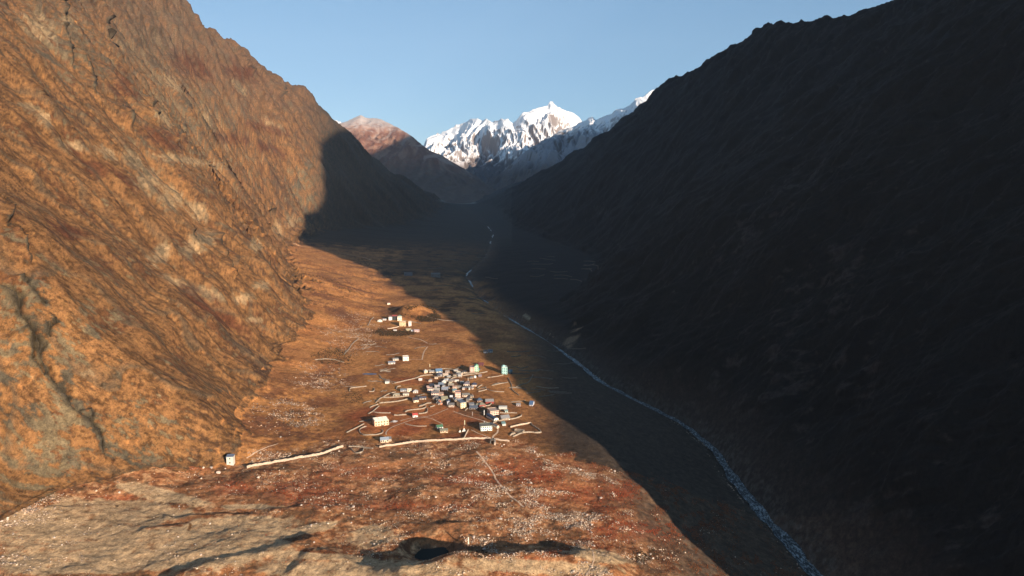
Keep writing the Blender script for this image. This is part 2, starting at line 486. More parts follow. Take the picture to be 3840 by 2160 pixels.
# debris fan in front of the village: heath, gravel, red dwarf shrubs
deb = sm(.3, .7, sm(-45, 45, QY + 30*n1 + 14*n4 - (1660 + .30*np.clip(QX-1950, 0, 900) + 70*np.clip((1250-QX)/350, 0, 1))) )
heath = lin(166,112,74) 
cD = np.zeros_like(C) + heath; ani = fbm(X/30+9, Y/26, 3.1, 4, .62)
cD = mixc(cD, sm(-.1, .6, n4 + .5*n1), lin(208,160,116))
cD = mixc(cD, .85*sm(.1, .6, -n4 + .7*n1), lin(118,74,48))
cD = mixc(cD, .9*sm(.1, .5, ani + .35*n4), lin(104,76,54))
red = blobs([(690,1650,55,75,10),(730,1745,80,30),(880,1835,140,25),(1130,1850,220,40),(1350,1770,150,35),(1950,1760,220,60),(2200,1850,200,60),(1500,1900,240,25),(2350,1990,170,50),(70,1960,30,60),
             (1240,1880,200,30),(1750,1800,120,25),(430,1870,120,18),(560,1600,40,20),(420,1520,60,15),(1980,2110,120,30,-20),(1060,2000,120,20)])
cD = mixc(cD, .6*sm(.35, .9, red + .7*n4 + .35*n1), lin(160,84,52))
sand = blobs([(600,2070,520,75),(230,2000,330,100),(900,1975,260,42),(420,1925,300,50),(1350,2140,420,40),(230,1965,210,42,8),(430,1925,220,34,12),(600,1855,200,26,12),(700,2003,360,34,-3),(330,2045,330,40),(120,2110,160,50),(930,2010,230,26,-8),(980,2040,160,20),(300,2130,260,30),
              (1180,2085,260,15,4),(1300,2135,330,22),(2020,2125,300,30,3),(1130,1990,150,18,-12),(2250,2085,130,24,10),(1400,2010,90,40),(930,1900,120,12)])
sandm = sm(.30, .52, sand + .16*n1 + .26*fbm(X/20, Y/20, 6.0, 3) + .10*n4)
cS = np.zeros_like(C) + lin(206,172,132)
cS = mixc(cS, sm(-.2, .7, .6*n4 + .5*n1), lin(190,154,116))
cD = mixc(cD, sandm, cS)
cD = mixc(cD, .6*sm(.6, .9, n4 + .45*n1)*sandm*.8, lin(150,98,64))
cF = mixc(cF, deb, cD)
# banks above the river, gorge: coloured darker for the shade they lie in
bank = sm(40, 140, X + .0*Y)*(Y < 1500)
cF = mixc(cF, .7*bank*sm(1150, 1000, Y)*sm(110, 190, X), lin(104,84,66))
# terraced fields far up the valley
terr = blobs([(1620,960,200,60),(2080,1000,240,50),(1700,1150,200,60),(1500,1020,120,40)])
stripe = sm(.1, .5, perlin(X/60, Y/34 + .5*perlin(X/120, Y/120, 1.0), 2.0))
cF = mixc(cF, .7*terr*stripe, lin(186,128,84))
cF = mixc(cF, .8*terr*(1-stripe)*sm(0, .4, n1), lin(60,44,34))
floor_shade = (1 - .3*terr)*np.maximum(sm(2000, 2500, Y + 200*n1)*sm(-560, -400, X + 40*n1), sm(2850, 3200, Y + 150*n1)) + sm(1900, 2150, QX)*sm(1150,1300,QY)*(1-deb)  # floor up the valley and at right: standing shade put into the colour
cF = mixc(cF, .94*np.clip(floor_shade, 0, 1), lin(46,43,38))
bank_shade = sm(70, 150, X + .12*(Y-700) )*(Y < 2200)
cF = mixc(cF, .75*bank_shade, lin(74,62,52)*(1 + .5*np.clip(n4, -1, 1))[..., None])  # slope down to the river: shade of the range deepened in the colour
wl = np.clip(sm(.35, .65, steep + .35*n1 + .25*n4), 0, 1)*sm(-215, -290, X)
cF = cF*(1 + .18*(1-sandm))[..., None]
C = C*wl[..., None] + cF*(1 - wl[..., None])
# right hand slopes: scrub with slabs of grey rock, deep shade put into the colours
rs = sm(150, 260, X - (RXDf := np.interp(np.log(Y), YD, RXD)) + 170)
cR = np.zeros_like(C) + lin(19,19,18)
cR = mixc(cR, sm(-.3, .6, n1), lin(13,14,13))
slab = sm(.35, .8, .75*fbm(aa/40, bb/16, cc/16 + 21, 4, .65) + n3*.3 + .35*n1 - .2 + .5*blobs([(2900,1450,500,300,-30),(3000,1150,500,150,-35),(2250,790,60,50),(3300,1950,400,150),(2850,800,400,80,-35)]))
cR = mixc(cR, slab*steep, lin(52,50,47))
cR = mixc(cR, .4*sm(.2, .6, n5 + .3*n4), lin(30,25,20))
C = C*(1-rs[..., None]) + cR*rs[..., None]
# gravel beside the river
rd = np.abs(P[..., 0] - RXDf)
gr = (1 - sm(10, 34 + 10*np.clip(n1, -1, 1), rd))*(Y < 9000)
C = mixc(C, .5*gr*sm(-.2, .5, n4), lin(96,92,86))
gb = blobs([(1715,756,85,9,4)])
C = mixc(C, sm(.4, .6, gb)*(Y > 5500), lin(220,215,205))
# pale scars: slips on both sides
def scar(pl, w):
    o = np.zeros_like(QX)
    d, s, t = seg_dist(QX + 6*n1, QY + 3*n1, pl)
    return (1 - sm(w*.4, w, d))*(t > 0)*(t < 1)
C = mixc(C, .55*scar([(1190,565),(1230,620),(1290,690),(1330,740),(1380,790),(1400,820),(1440,850)], 7)*(Y > 3000), lin(150,130,112))
C = mixc(C, .75*scar([(2170,1215),(2150,1260),(2120,1300)], 24)*sm(-.2, .3, n6), lin(150,124,98))
C = mixc(C, .7*scar([(1965,1180),(1985,1195)], 10), lin(170,150,120))
C = C*(1 + .16*np.clip(n_fine, -1, 1) + .22*np.clip(fbm(X/4.5, Y/4.5, H/4.5, 2, .8), -1, 1)*(1-.6*sandm))[..., None]
spur_shade = sm(3000, 3800, Y)*(X < 0)
C = mixc(C, .75*spur_shade*sm(1100, 1260, QX), lin(56,53,48))  # far left spur: its shade is put into the colour
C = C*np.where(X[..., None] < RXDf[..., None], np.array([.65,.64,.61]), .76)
C = np.clip(C, .004, .9)

def grid_mesh(name, P, C=None, flip=False):
    nr, nc = P.shape[:2]
    me = bpy.data.meshes.new(name)
    me.vertices.add(nr*nc)
    me.vertices.foreach_set('co', P.reshape(-1).astype(np.float32))
    idx = np.arange(nr*nc, dtype=np.int32).reshape(nr, nc)
    q = np.stack([idx[:-1, :-1], idx[:-1, 1:], idx[1:, 1:], idx[1:, :-1]], -1).reshape(-1, 4)
    if flip: q = q[:, ::-1]
    nq = len(q)
    me.loops.add(nq*4); me.loops.foreach_set('vertex_index', np.ascontiguousarray(q).reshape(-1))
    me.polygons.add(nq)
    me.polygons.foreach_set('loop_start', np.arange(0, nq*4, 4, dtype=np.int32))
    me.polygons.foreach_set('loop_total', np.full(nq, 4, np.int32))
    me.polygons.foreach_set('use_smooth', np.ones(nq, bool))
    me.update(calc_edges=True)
    if C is not None:
        at = me.color_attributes.new('Cover', 'FLOAT_COLOR', 'POINT')
        c4 = np.ones((nr*nc, 4), np.float32); c4[:, :3] = C.reshape(-1, 3)
        at.data.foreach_set('color', c4.reshape(-1))
    return me

def new_mat(name, rough=.9):
    m = bpy.data.materials.new(name); m.use_nodes = True
    b = m.node_tree.nodes['Principled BSDF']
    b.inputs['Roughness'].default_value = rough
    b.inputs['Specular IOR Level'].default_value = .12
    return m, m.node_tree, b

def ground_mat(name, scales=(2.2, 9.0), bump=.9, gain=.5, tint=1.0):
    """cover colours, broken up by two sizes of grain, with small relief"""
    m, nt, b = new_mat(name, .95)
    N = nt.nodes; L = nt.links
    at = N.new('ShaderNodeAttribute'); at.attribute_name = 'Cover'
    geo = N.new('ShaderNodeNewGeometry')
    a = N.new('ShaderNodeTexNoise'); a.inputs['Scale'].default_value = 1/scales[0]; a.inputs['Detail'].default_value = 4; a.inputs['Roughness'].default_value = .7
    c = N.new('ShaderNodeTexNoise'); c.inputs['Scale'].default_value = 1/scales[1]; c.inputs['Detail'].default_value = 5; c.inputs['Roughness'].default_value = .65
    L.new(geo.outputs['Position'], a.inputs['Vector']); L.new(geo.outputs['Position'], c.inputs['Vector'])
    ad = N.new('ShaderNodeMath'); ad.operation = 'ADD'; L.new(a.outputs['Fac'], ad.inputs[0]); L.new(c.outputs['Fac'], ad.inputs[1])
    mr = N.new('ShaderNodeMapRange'); mr.inputs['From Min'].default_value = .7; mr.inputs['From Max'].default_value = 1.3
    mr.inputs['To Min'].default_value = 1 - gain; mr.inputs['To Max'].default_value = 1 + gain
    L.new(ad.outputs[0], mr.inputs['Value'])
    mu = N.new('ShaderNodeVectorMath'); mu.operation = 'SCALE'
    L.new(at.outputs['Color'], mu.inputs[0]); L.new(mr.outputs[0], mu.inputs['Scale'])
    L.new(mu.outputs[0], b.inputs['Base Color'])
    bp = N.new('ShaderNodeBump'); bp.inputs['Strength'].default_value = bump; bp.inputs['Distance'].default_value = 1.6
    L.new(ad.outputs[0], bp.inputs['Height']); L.new(bp.outputs['Normal'], b.inputs['Normal'])
    return m

def setting(name, me, mat, kind='structure'):
    o = bpy.data.objects.new(name, me); col.objects.link(o); o['kind'] = kind
    if mat: me.materials.append(mat)
    return o
MG = ground_mat('grass rock and debris', (1.6, 6.0), .45, .6)
terrain = setting('terrain', grid_mesh('terrain', P, C), MG)
del n2, n3, n6

# ------------------------------------------------------------------ the range on the right that shades the valley, outside the picture
gx = np.linspace(-1550, 2200, 90); gy = np.linspace(-5200, 9000, 260)
GX, GY = np.meshgrid(gx, gy)
GC = 3000 + 1.2*np.maximum(GY-1500, 0)
GX = GX + GC
lim2 = np.interp(math.cos(SUN_AZ)*GX + math.sin(SUN_AZ)*GY, VU[:,0], VU[:,1]) - .2*(_sx*GX + _sy*GY)
GH = -420 + (lim2 + 420)*1.0 - np.abs(GX-GC)*.62
inner = sm(1.0, 1.25, GX/np.maximum(GY, 1)) ; inner[GY < 50] = 1
GH = np.where(inner >= 1, GH, np.minimum(GH, -430 + (GH+430)*inner))
GH = np.maximum(GH, -430)
RM = np.zeros(GX.shape + (3,)) + lin(60, 52, 44)
MFAR = ground_mat('far slopes', (25, 120), .6, .35)
setting('mountain_range', grid_mesh('mountain_range', np.stack([GX, GY, GH], -1), RM), MFAR)
# low ground behind and beside the camera
gx = np.linspace(-6000, 1700, 60); gy = np.linspace(-5200, 330, 50)
GX, GY = np.meshgrid(gx, gy)
GH = -440 + np.clip(-GX - 700, 0, 4000)*.8 + 0*GY
RM = np.zeros(GX.shape + (3,)) + lin(110, 80, 55)
setting('valley_floor', grid_mesh('valley_floor', np.stack([GX, GY, GH], -1), RM), MFAR)

# ------------------------------------------------------------------ far mountains
def far_range(name, sky_px, yc, y0, y1, nx, ny, zf, cover, gul, seed, back=.5, pw=1.0, jit=1.0, gs=1.0):
    sx = np.array([xe(a, b)[0] for a, b in sky_px]); se = np.array([xe(a, b)[1] for a, b in sky_px])
    Xc = np.linspace(sx[0], sx[-1], nx); yy = np.linspace(y0, y1, ny)
    XX, YY = np.meshgrid(Xc, yy)
    wander = 1 + .04*np.sin(XX*40 + seed)
    YC = yc*wander
    WX = XX*YY
    crest = np.interp(XX, sx, se)*YC
    crest = crest*(1) + jit*.012*yc*.12*perlin(WX/ (yc*.012), YY*0 + seed, 1.5)
    t = np.clip((YY - y0)/(YC - y0), 0, 1)
    tb = np.clip((YY - YC)/(y1 - YC), 0, 1)
    hh = zf + (crest - zf)*(t**pw) - (crest - zf)*tb*back
    s = yc/10000.0
    g1 = ridged(WX/(520*s*gs) + .8*perlin(YY/(900*s), WX/(2500*s), seed), YY/(2600*s), seed, 4, .55)
    g2 = ridged(WX/(150*s), YY/(700*s), seed + 4, 3, .6)
    g3 = fbm(WX/(80*s), YY/(80*s), seed + 2, 4, .6)
    env = np.minimum(1, 4*(1-t) + .06)*np.minimum(1, 3*t)
    env = np.where(tb > 0, .3, env)
    hh = hh + gul*env*((g1-.65)*330*s + (g2-.6)*42*s + g3*14*s)
    PP = np.stack([WX, YY, hh], -1)
    n = vnormals(WX, YY, hh)
    CC = cover(WX, YY, hh, n, t, g1, g2, g3, XX)
    o = setting(name, grid_mesh(name, PP, CC), MFAR2)
    return o
MFAR2 = ground_mat('far rock and snow', (14, 60), .5, .12)

snowc, rockc = np.array([.80,.78,.76]), lin(104, 88, 80)
def cov_brown(WX, YY, h, n, t, g1, g2, g3, XX):
    c = np.zeros(h.shape + (3,)) + lin(146, 110, 90)
    c = mixc(c, sm(.3, .8, g2 + .2*g3), lin(116, 78, 62))
    c = mixc(c, .45*sm(.72, .9, ridged(WX/210 + .5*perlin(YY/700, WX/900, 4.), YY/2500, 3.1, 2) + .04*g3)*sm(.45, .85, t), lin(180, 160, 146))
    c = mixc(c, .8*sm(560, 200, h + 120*g3), lin(74, 66, 58))  # foot of the mountain coloured dark for the shade below the lit line
    c = mixc(c, .8*sm(850, 1100, h + 90*g3), lin(176, 166, 160))
    return c
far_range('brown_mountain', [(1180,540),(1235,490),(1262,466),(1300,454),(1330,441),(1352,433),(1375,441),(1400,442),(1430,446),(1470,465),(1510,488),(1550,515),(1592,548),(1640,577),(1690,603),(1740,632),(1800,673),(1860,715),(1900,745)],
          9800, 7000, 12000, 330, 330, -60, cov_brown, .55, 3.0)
def cov_snow(WX, YY, h, n, t, g1, g2, g3, XX):
    c = np.zeros(h.shape + (3,)) + rockc
    st = 1 - n[..., 2]
    s_ = sm(650, 1000, h + 260*g3 + 500*(g1-.6)) * (1 - .9*sm(.44, .58, st + .12*g3 - .12*sm(1500, 2200, h)))
    c = mixc(c, s_, snowc)
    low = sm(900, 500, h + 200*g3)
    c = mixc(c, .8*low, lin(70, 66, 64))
    c = mixc(c, .5*sm(.2, .6, g3)*sm(500, 800, h)*(1-s_), np.array([.6,.6,.64]))
    return c
SNOW_PX = [(1560,600),(1578,562),(1590,548),(1600,524),(1625,510),(1650,503),(1680,486),(1700,484),(1722,478),(1745,465),(1770,447),(1790,444),(1806,450),(1822,446),(1832,446),(1850,460),(1870,456),(1885,448),(1905,449),(1922,458),
           (1935,452),(1945,440),(1960,424),(1985,420),(2000,412),(2020,400),(2040,397),(2052,396),(2065,386),(2078,397),(2092,404),(2120,412),(2150,424),(2172,440),(2186,460),(2200,478),(2230,520),(2260,560)]
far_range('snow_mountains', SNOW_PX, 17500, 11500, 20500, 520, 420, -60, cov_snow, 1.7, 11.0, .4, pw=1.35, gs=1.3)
def cov_spur(WX, YY, h, n, t, g1, g2, g3, XX):
    c = np.zeros(h.shape + (3,)) + lin(92, 80, 72)
    s_ = sm(1000, 1300, h + 240*g3 + 300*(g1-.6) + 1700*(XX-.12)) * (1 - .8*sm(.45, .6, 1-n[..., 2] + .1*g3))
    c = mixc(c, s_, snowc)
    c = mixc(c, .35*sm(.3, .6, g2 + .3*g3)*sm(300, 700, h)*(1-s_), np.array([.6,.6,.64]))
    return c
far_range('snow_ridge', [(1780,745),(1840,690),(1915,616),(1960,578),(2008,545),(2060,520),(2100,492),(2130,480),(2160,470),(2185,458),(2205,446),(2222,441),(2236,452),(2262,440),(2290,432),(2310,418),(2330,412),(2350,396),(2380,382),(2410,362),(2440,336),(2455,331),(2470,340),(2482,346),(2510,331),(2532,318),(2550,330),(2700,330)],
          12500, 8600, 15000, 420, 320, -40, cov_spur, 1.35, 23.0, .4, gs=.8)
far_range('distant_snow_peak', [(1150,470),(1200,440),(1238,445),(1262,452),(1285,462),(1400,500)], 19000, 16000, 21000, 60, 60, 200, cov_snow, .3, 31.0, .4)

# ------------------------------------------------------------------ the air
if 1:
    hz = bpy.data.meshes.new('haze')
    x0, x1, y0, y1, z0, z1 = -9000, 16000, -5400, 21200, -445, 4600
    vs = [(x, y, z) for z in (z0, z1) for y in (y0, y1) for x in (x0, x1)]
    hz.from_pydata(vs, [], [(0,2,3,1),(4,5,7,6),(0,1,5,4),(2,6,7,3),(0,4,6,2),(1,3,7,5)])
    hm = bpy.data.materials.new('air'); hm.use_nodes = True
    nt = hm.node_tree; nt.nodes.remove(nt.nodes['Principled BSDF'])
    pv = nt.nodes.new('ShaderNodeVolumePrincipled')
    pv.inputs['Color'].default_value = (.62, .78, 1.0, 1)
    pv.inputs['Density'].default_value = HAZE
    pv.inputs['Anisotropy'].default_value = 0.0
    nt.links.new(pv.outputs[0], nt.nodes['Material Output'].inputs['Volume'])
    o = bpy.data.objects.new('haze', hz); col.objects.link(o); o['kind'] = 'stuff'; hz.materials.append(hm)

# ------------------------------------------------------------------ helpers for things
import time
T0 = time.time()
bpy.context.view_layer.update()
BV = BVHTree.FromObject(terrain, bpy.context.evaluated_depsgraph_get())
def ray(px, py):
    X_, E_ = xe(px, py)
    h = BV.ray_cast(Vector((0, 0, 0)), Vector((X_, 1, E_)).normalized(), 20000)
    return h[0]
def drop(x, y, dz=0.0):
    h = BV.ray_cast(Vector((x, y, 1500)), Vector((0, 0, -1)), 5000)
    return Vector((x, y, (h[0].z if h[0] else -300) + dz))
VIEWS = {0: (0, 0, 1.0), 1: (1300, 1300, 3.22), 2: (1540, 1360, 8.523), 3: (1700, 1450, 7.156), 4: (1360, 1120, 8.523), 5: (1340, 1480, 7.156), 6: (1280, 1600, 2.586), 7: (0, 1440, 2.0125), 8: (1100, 300, 1.717)}
def vp(v, x, y):
    ox, oy, s = VIEWS[v]
    return ox + x/s, oy + y/s

def tag(o, label=None, cat=None, group=None, kind=None):
    if label: o['label'] = label
    if cat: o['category'] = cat
    if group: o['group'] = group
    if kind: o['kind'] = kind
    return o
def empty(name, loc, rz=0.0):
    o = bpy.data.objects.new(name, None); col.objects.link(o)
    o.empty_display_size = 1
    o.location = loc; o.rotation_euler = (0, 0, rz)
    return o
class MB:
    def __init__(s): s.v = []; s.f = []
    def box(s, x0, x1, y0, y1, z0, z1):
        n = len(s.v)
        s.v += [(x, y, z) for z in (z0, z1) for y in (y0, y1) for x in (x0, x1)]
        s.f += [tuple(n+i for i in q) for q in ((0,2,3,1),(4,5,7,6),(0,1,5,4),(2,6,7,3),(0,4,6,2),(1,3,7,5))]
        return s
    def poly(s, vs, fs):
        n = len(s.v); s.v += list(vs); s.f += [tuple(n+i for i in q) for q in fs]; return s
    def tube(s, cx, cy, z0, z1, r0, r1, n=8):
        k = len(s.v)
        for z, r in ((z0, r0), (z1, r1)):
            s.v += [(cx + r*math.cos(6.2832*i/n), cy + r*math.sin(6.2832*i/n), z) for i in range(n)]
        s.f += [(k+i, k+(i+1) % n, k+n+(i+1) % n, k+n+i) for i in range(n)]
        s.f += [tuple(k+i for i in range(n-1, -1, -1)), tuple(k+n+i for i in range(n))]
        return s
    def build(s, name, mat, parent=None, smooth=False):
        me = bpy.data.meshes.new(name); me.from_pydata(s.v, [], s.f); me.update()
        if smooth: me.polygons.foreach_set('use_smooth', [True]*len(me.polygons))
        me.materials.append(mat)
        o = bpy.data.objects.new(name, me); col.objects.link(o)
        if parent: o.parent = parent
        return o

_mats = {}
def paint(rgb, rough=.85, grime=.28, scale=1.4, spec=.2):
    """a weathered flat colour: blotches and fine grain"""
    key = (tuple(rgb), rough, grime, scale)
    if key in _mats: return _mats[key]
    m, nt, b = new_mat('paint %d %d %d' % tuple(rgb), rough)
    b.inputs['Specular IOR Level'].default_value = spec
    N = nt.nodes; L = nt.links
    tc = N.new('ShaderNodeTexCoord'); a = N.new('ShaderNodeTexNoise'); a.inputs['Scale'].default_value = scale; a.inputs['Detail'].default_value = 5
    L.new(tc.outputs['Object'], a.inputs['Vector'])
    mr = N.new('ShaderNodeMapRange'); mr.inputs['From Min'].default_value = .3; mr.inputs['From Max'].default_value = .7
    mr.inputs['To Min'].default_value = 1-grime; mr.inputs['To Max'].default_value = 1+grime
    L.new(a.outputs['Fac'], mr.inputs['Value'])
    c = N.new('ShaderNodeRGB'); c.outputs[0].default_value = (*((lin(*rgb)*.76 + lin(*rgb).mean()*.24)*.84), 1)
    mu = N.new('ShaderNodeVectorMath'); mu.operation = 'SCALE'; L.new(c.outputs[0], mu.inputs[0]); L.new(mr.outputs[0], mu.inputs['Scale'])
    L.new(mu.outputs[0], b.inputs['Base Color'])
    _mats[key] = m
    return m
GLASS = paint((38, 44, 54), .25, .1, 2, .5)
WOOD = paint((92, 58, 40)); STONE = paint((156, 136, 112), .9, .4, .8); DSTONE = paint((120, 106, 90), .9, .4, .8)

# ------------------------------------------------------------------ river and ponds
def ribbon(name, pts, widths, dz, mat, kind='structure', drape=True, n=3):
    V = []; Fc = []
    m = len(pts)
    for i in range(m):
        a = pts[max(i-1, 0)]; b = pts[min(i+1, m-1)]
        t = Vector((b[0]-a[0], b[1]-a[1], 0)).normalized(); nn = Vector((-t.y, t.x, 0))
        for k in range(n):
            o = (k/(n-1) - .5)*widths[i]
            x, y = pts[i][0] + nn.x*o, pts[i][1] + nn.y*o
            V.append(tuple(drop(x, y, dz)) if drape else (x, y, pts[i][2] + dz))
    for i in range(m-1):
        for k in range(n-1):
            q = i*n + k
            Fc.append((q, q+1, q+n+1, q+n))
    me = bpy.data.meshes.new(name); me.from_pydata(V, [], Fc); me.update()
    me.polygons.foreach_set('use_smooth', [True]*len(me.polygons))
    me.materials.append(mat)
    o = bpy.data.objects.new(name, me); col.objects.link(o); o['kind'] = kind
    return o
wm, nt, b = new_mat('river water', .35)
N = nt.nodes; L = nt.links
g = N.new('ShaderNodeNewGeometry')
mp = N.new('ShaderNodeMapping'); mp.inputs['Scale'].default_value = (.28, .13, .2)
L.new(g.outputs['Position'], mp.inputs['Vector'])
a = N.new('ShaderNodeTexNoise'); a.inputs['Scale'].default_value = 1.0; a.inputs['Detail'].default_value = 6; a.inputs['Roughness'].default_value = .7; a.inputs['Distortion'].default_value = 1.2
L.new(mp.outputs[0], a.inputs['Vector'])
cr = N.new('ShaderNodeValToRGB'); cr.color_ramp.elements[0].position = .47; cr.color_ramp.elements[0].color = (.014, .019, .021, 1)
cr.color_ramp.elements[1].position = .66; cr.color_ramp.elements[1].color = (.44, .48, .48, 1)
L.new(a.outputs['Fac'], cr.inputs['Fac']); L.new(cr.outputs['Color'], b.inputs['Base Color'])
bp = N.new('ShaderNodeBump'); bp.inputs['Distance'].default_value = .8; L.new(a.outputs['Fac'], bp.inputs['Height']); L.new(bp.outputs[0], b.inputs['Normal'])
ys = np.geomspace(480, 4400, 420)
rx = np.interp(np.log(ys), YD, RXD); rz = np.interp(np.log(ys), YD, RZD)
wd_ = 12.0 + 8*perlin(ys/40, ys*0+3, 2.0) + 4*perlin(ys/14, ys*0+5, 2.0)
wd_ = np.clip(wd_, 5, 19)*(1 - .35*sm(1400, 2000, ys))
gap = sm(1750, 1900, ys)*sm(.12, -.02, perlin(ys/110, ys*0 + 6, 3.3))
wd_ = wd_*(.85 + .45*sm(1050, 750, ys))*(1-gap) + .05
rx = rx + 4.0*perlin(ys/45, ys*0, 4.0) + 2*perlin(ys/17, ys*0, 8.0)
ribbon('river', [(x, y, z) for x, y, z in zip(rx, ys, rz)], wd_, 1.0, wm, drape=False, n=5)

pond_m, nt, b = new_mat('still pond water', .55); b.inputs['Base Color'].default_value = (.010, .016, .015, 1); b.inputs['Specular IOR Level'].default_value = .02
def pond(name, cx, cy, z, rx_, ry_, mat, seed):
    V = [(0, 0, 0)]; n = 40
    for i in range(n):
        a = 6.2832*i/n
        r = 1 + .14*math.sin(2*a + seed) + .07*math.sin(5*a + seed*2)
        V.append((rx_*r*math.cos(a), ry_*r*math.sin(a), 0))
    me = bpy.data.meshes.new(name); me.from_pydata(V, [], [(0, i+1, (i+1) % n + 1) for i in range(n)]); me.update(); me.materials.append(mat)
    o = bpy.data.objects.new(name, me); col.objects.link(o); o.location = (cx, cy, z); o['kind'] = 'structure'
    return o
c = drop(PIT[0]+1, PIT[1])
pond('pond', c.x + 3, c.y - 2, c.z + 1.2, 15, 12, pond_m, 1.0)
c = ray(*vp(1, 280, 335))
if c: pond('water_pool', c.x, c.y, c.z + .8, 11, 5.5, paint((70, 96, 124), .3, .1), 2.0)

# ------------------------------------------------------------------ trails
TR = paint((214, 172, 130), .95, .2, .3)
TR2 = paint((150, 124, 98), .95, .2, .3)
def resample(pts, step):
    out = []
    for a, b in zip(pts[:-1], pts[1:]):
        n = max(1, int(math.hypot(b[0]-a[0], b[1]-a[1])/step))
        out += [(a[0] + (b[0]-a[0])*i/n, a[1] + (b[1]-a[1])*i/n) for i in range(n)]
    out.append((pts[-1][0], pts[-1][1]))
    return out
def smooth_pl(pts, it=2):
    for _ in range(it):
        q = [pts[0]]
        for a, b in zip(pts[:-1], pts[1:]):
            q += [(.75*a[0]+.25*b[0], .75*a[1]+.25*b[1]), (.25*a[0]+.75*b[0], .25*a[1]+.75*b[1])]
        pts = q + [pts[-1]]
    return pts
def world_pl(v, pts, step=2.5, wob=.5, seed=0):
    w = [ray(*vp(v, *p)) for p in pts]
    w = [(q.x, q.y) for q in w if q is not None and q.y < 6000]
    if len(w) < 2: return None
    w = resample(smooth_pl(w), step)
    r = random.Random(seed)
    return [(x + r.uniform(-wob, wob), y + r.uniform(-wob, wob)) for x, y in w]
TRAILS = [
 (5, [(2430,380),(2200,480),(2000,560),(1800,600),(1500,620),(1300,660),(1150,710)], 1.6),
 (5, [(1850,612),(1600,640),(1300,730),(1100,810),(950,860),(800,960),(760,1020),(780,1080)], 1.5),
 (5, [(1750,600),(1900,620),(2100,690),(2300,800)], 1.5),
 (3, [(0,660),(250,760),(500,830),(700,890),(950,960),(1000,1030)], 1.8),
 (3, [(480,1160),(650,1250),(850,1320),(1000,1380)], 1.3),
 (3, [(1200,1150),(1180,1240),(1060,1340),(1050,1400)], 2.2),
 (6, [(1310,240),(1400,350),(1470,440),(1510,530),(1580,610),(1650,690),(1770,780)], 2.0),
 (1, [(980,0),(930,60),(910,160)], 2.2),
 (6, [(2230,1160),(2400,1190),(2450,1240),(2450,1310),(2400,1400),(2380,1448)], .9),
 (6, [(2576,1380),(2500,1448)], 1.1),
 (4, [(1430,1215),(1600,1260),(1850,1300),(2080,1430)], 2.4),
 (1, [(910,160),(800,150),(740,165)], 1.4),
 (7, [(1860,560),(1960,500),(2100,450)], 1.5),
 (8, [(0,1050),(200,1090),(500,1160)], 2.5),
]
for i, (v, pl, w) in enumerate(TRAILS):
    p = world_pl(v, pl, 2.5, .25, i)
    if p: ribbon('path', p, [w]*len(p), .22, TR)

# ------------------------------------------------------------------ dry stone walls
def stone_wall(v, pts, h, label, group='dry stone walls round the fields', w=.9, seed=1, mat=None):
    p = world_pl(v, pts, 1.8, .18, seed)
    if not p: return
    r = random.Random(seed)
    o0 = drop(*p[0]); V = []; Fc = []
    m = len(p)
    for i in range(m):
        a = p[max(i-1, 0)]; b = p[min(i+1, m-1)]
        t = Vector((b[0]-a[0], b[1]-a[1])).normalized(); nx, ny = -t.y, t.x
        z = drop(*p[i]).z
        hh = h*r.uniform(.78, 1.12); ww = w*r.uniform(.8, 1.15)
        for k, (o, zz) in enumerate(((-.65, -.8), (-.5, hh*.9), (-.2, hh), (.25, hh*.98), (.5, hh*.86), (.65, -.8))):
            V.append((p[i][0] + nx*o*ww - o0.x, p[i][1] + ny*o*ww - o0.y, z + zz - o0.z))
    n = 6
    for i in range(m-1):
        for k in range(n-1):
            q = i*n + k; Fc.append((q, q+n, q+n+1, q+1))
    Fc.append(tuple(range(n))); Fc.append(tuple((m-1)*n + k for k in range(n-1, -1, -1)))
    me = bpy.data.meshes.new('stone_wall'); me.from_pydata(V, [], Fc); me.update(); me.materials.append(mat or STONE)
    o = bpy.data.objects.new('stone_wall', me); col.objects.link(o); o.location = o0
    return tag(o, label, 'stone wall', group)
PALE = paint((192, 164, 134), .9, .25, .8)
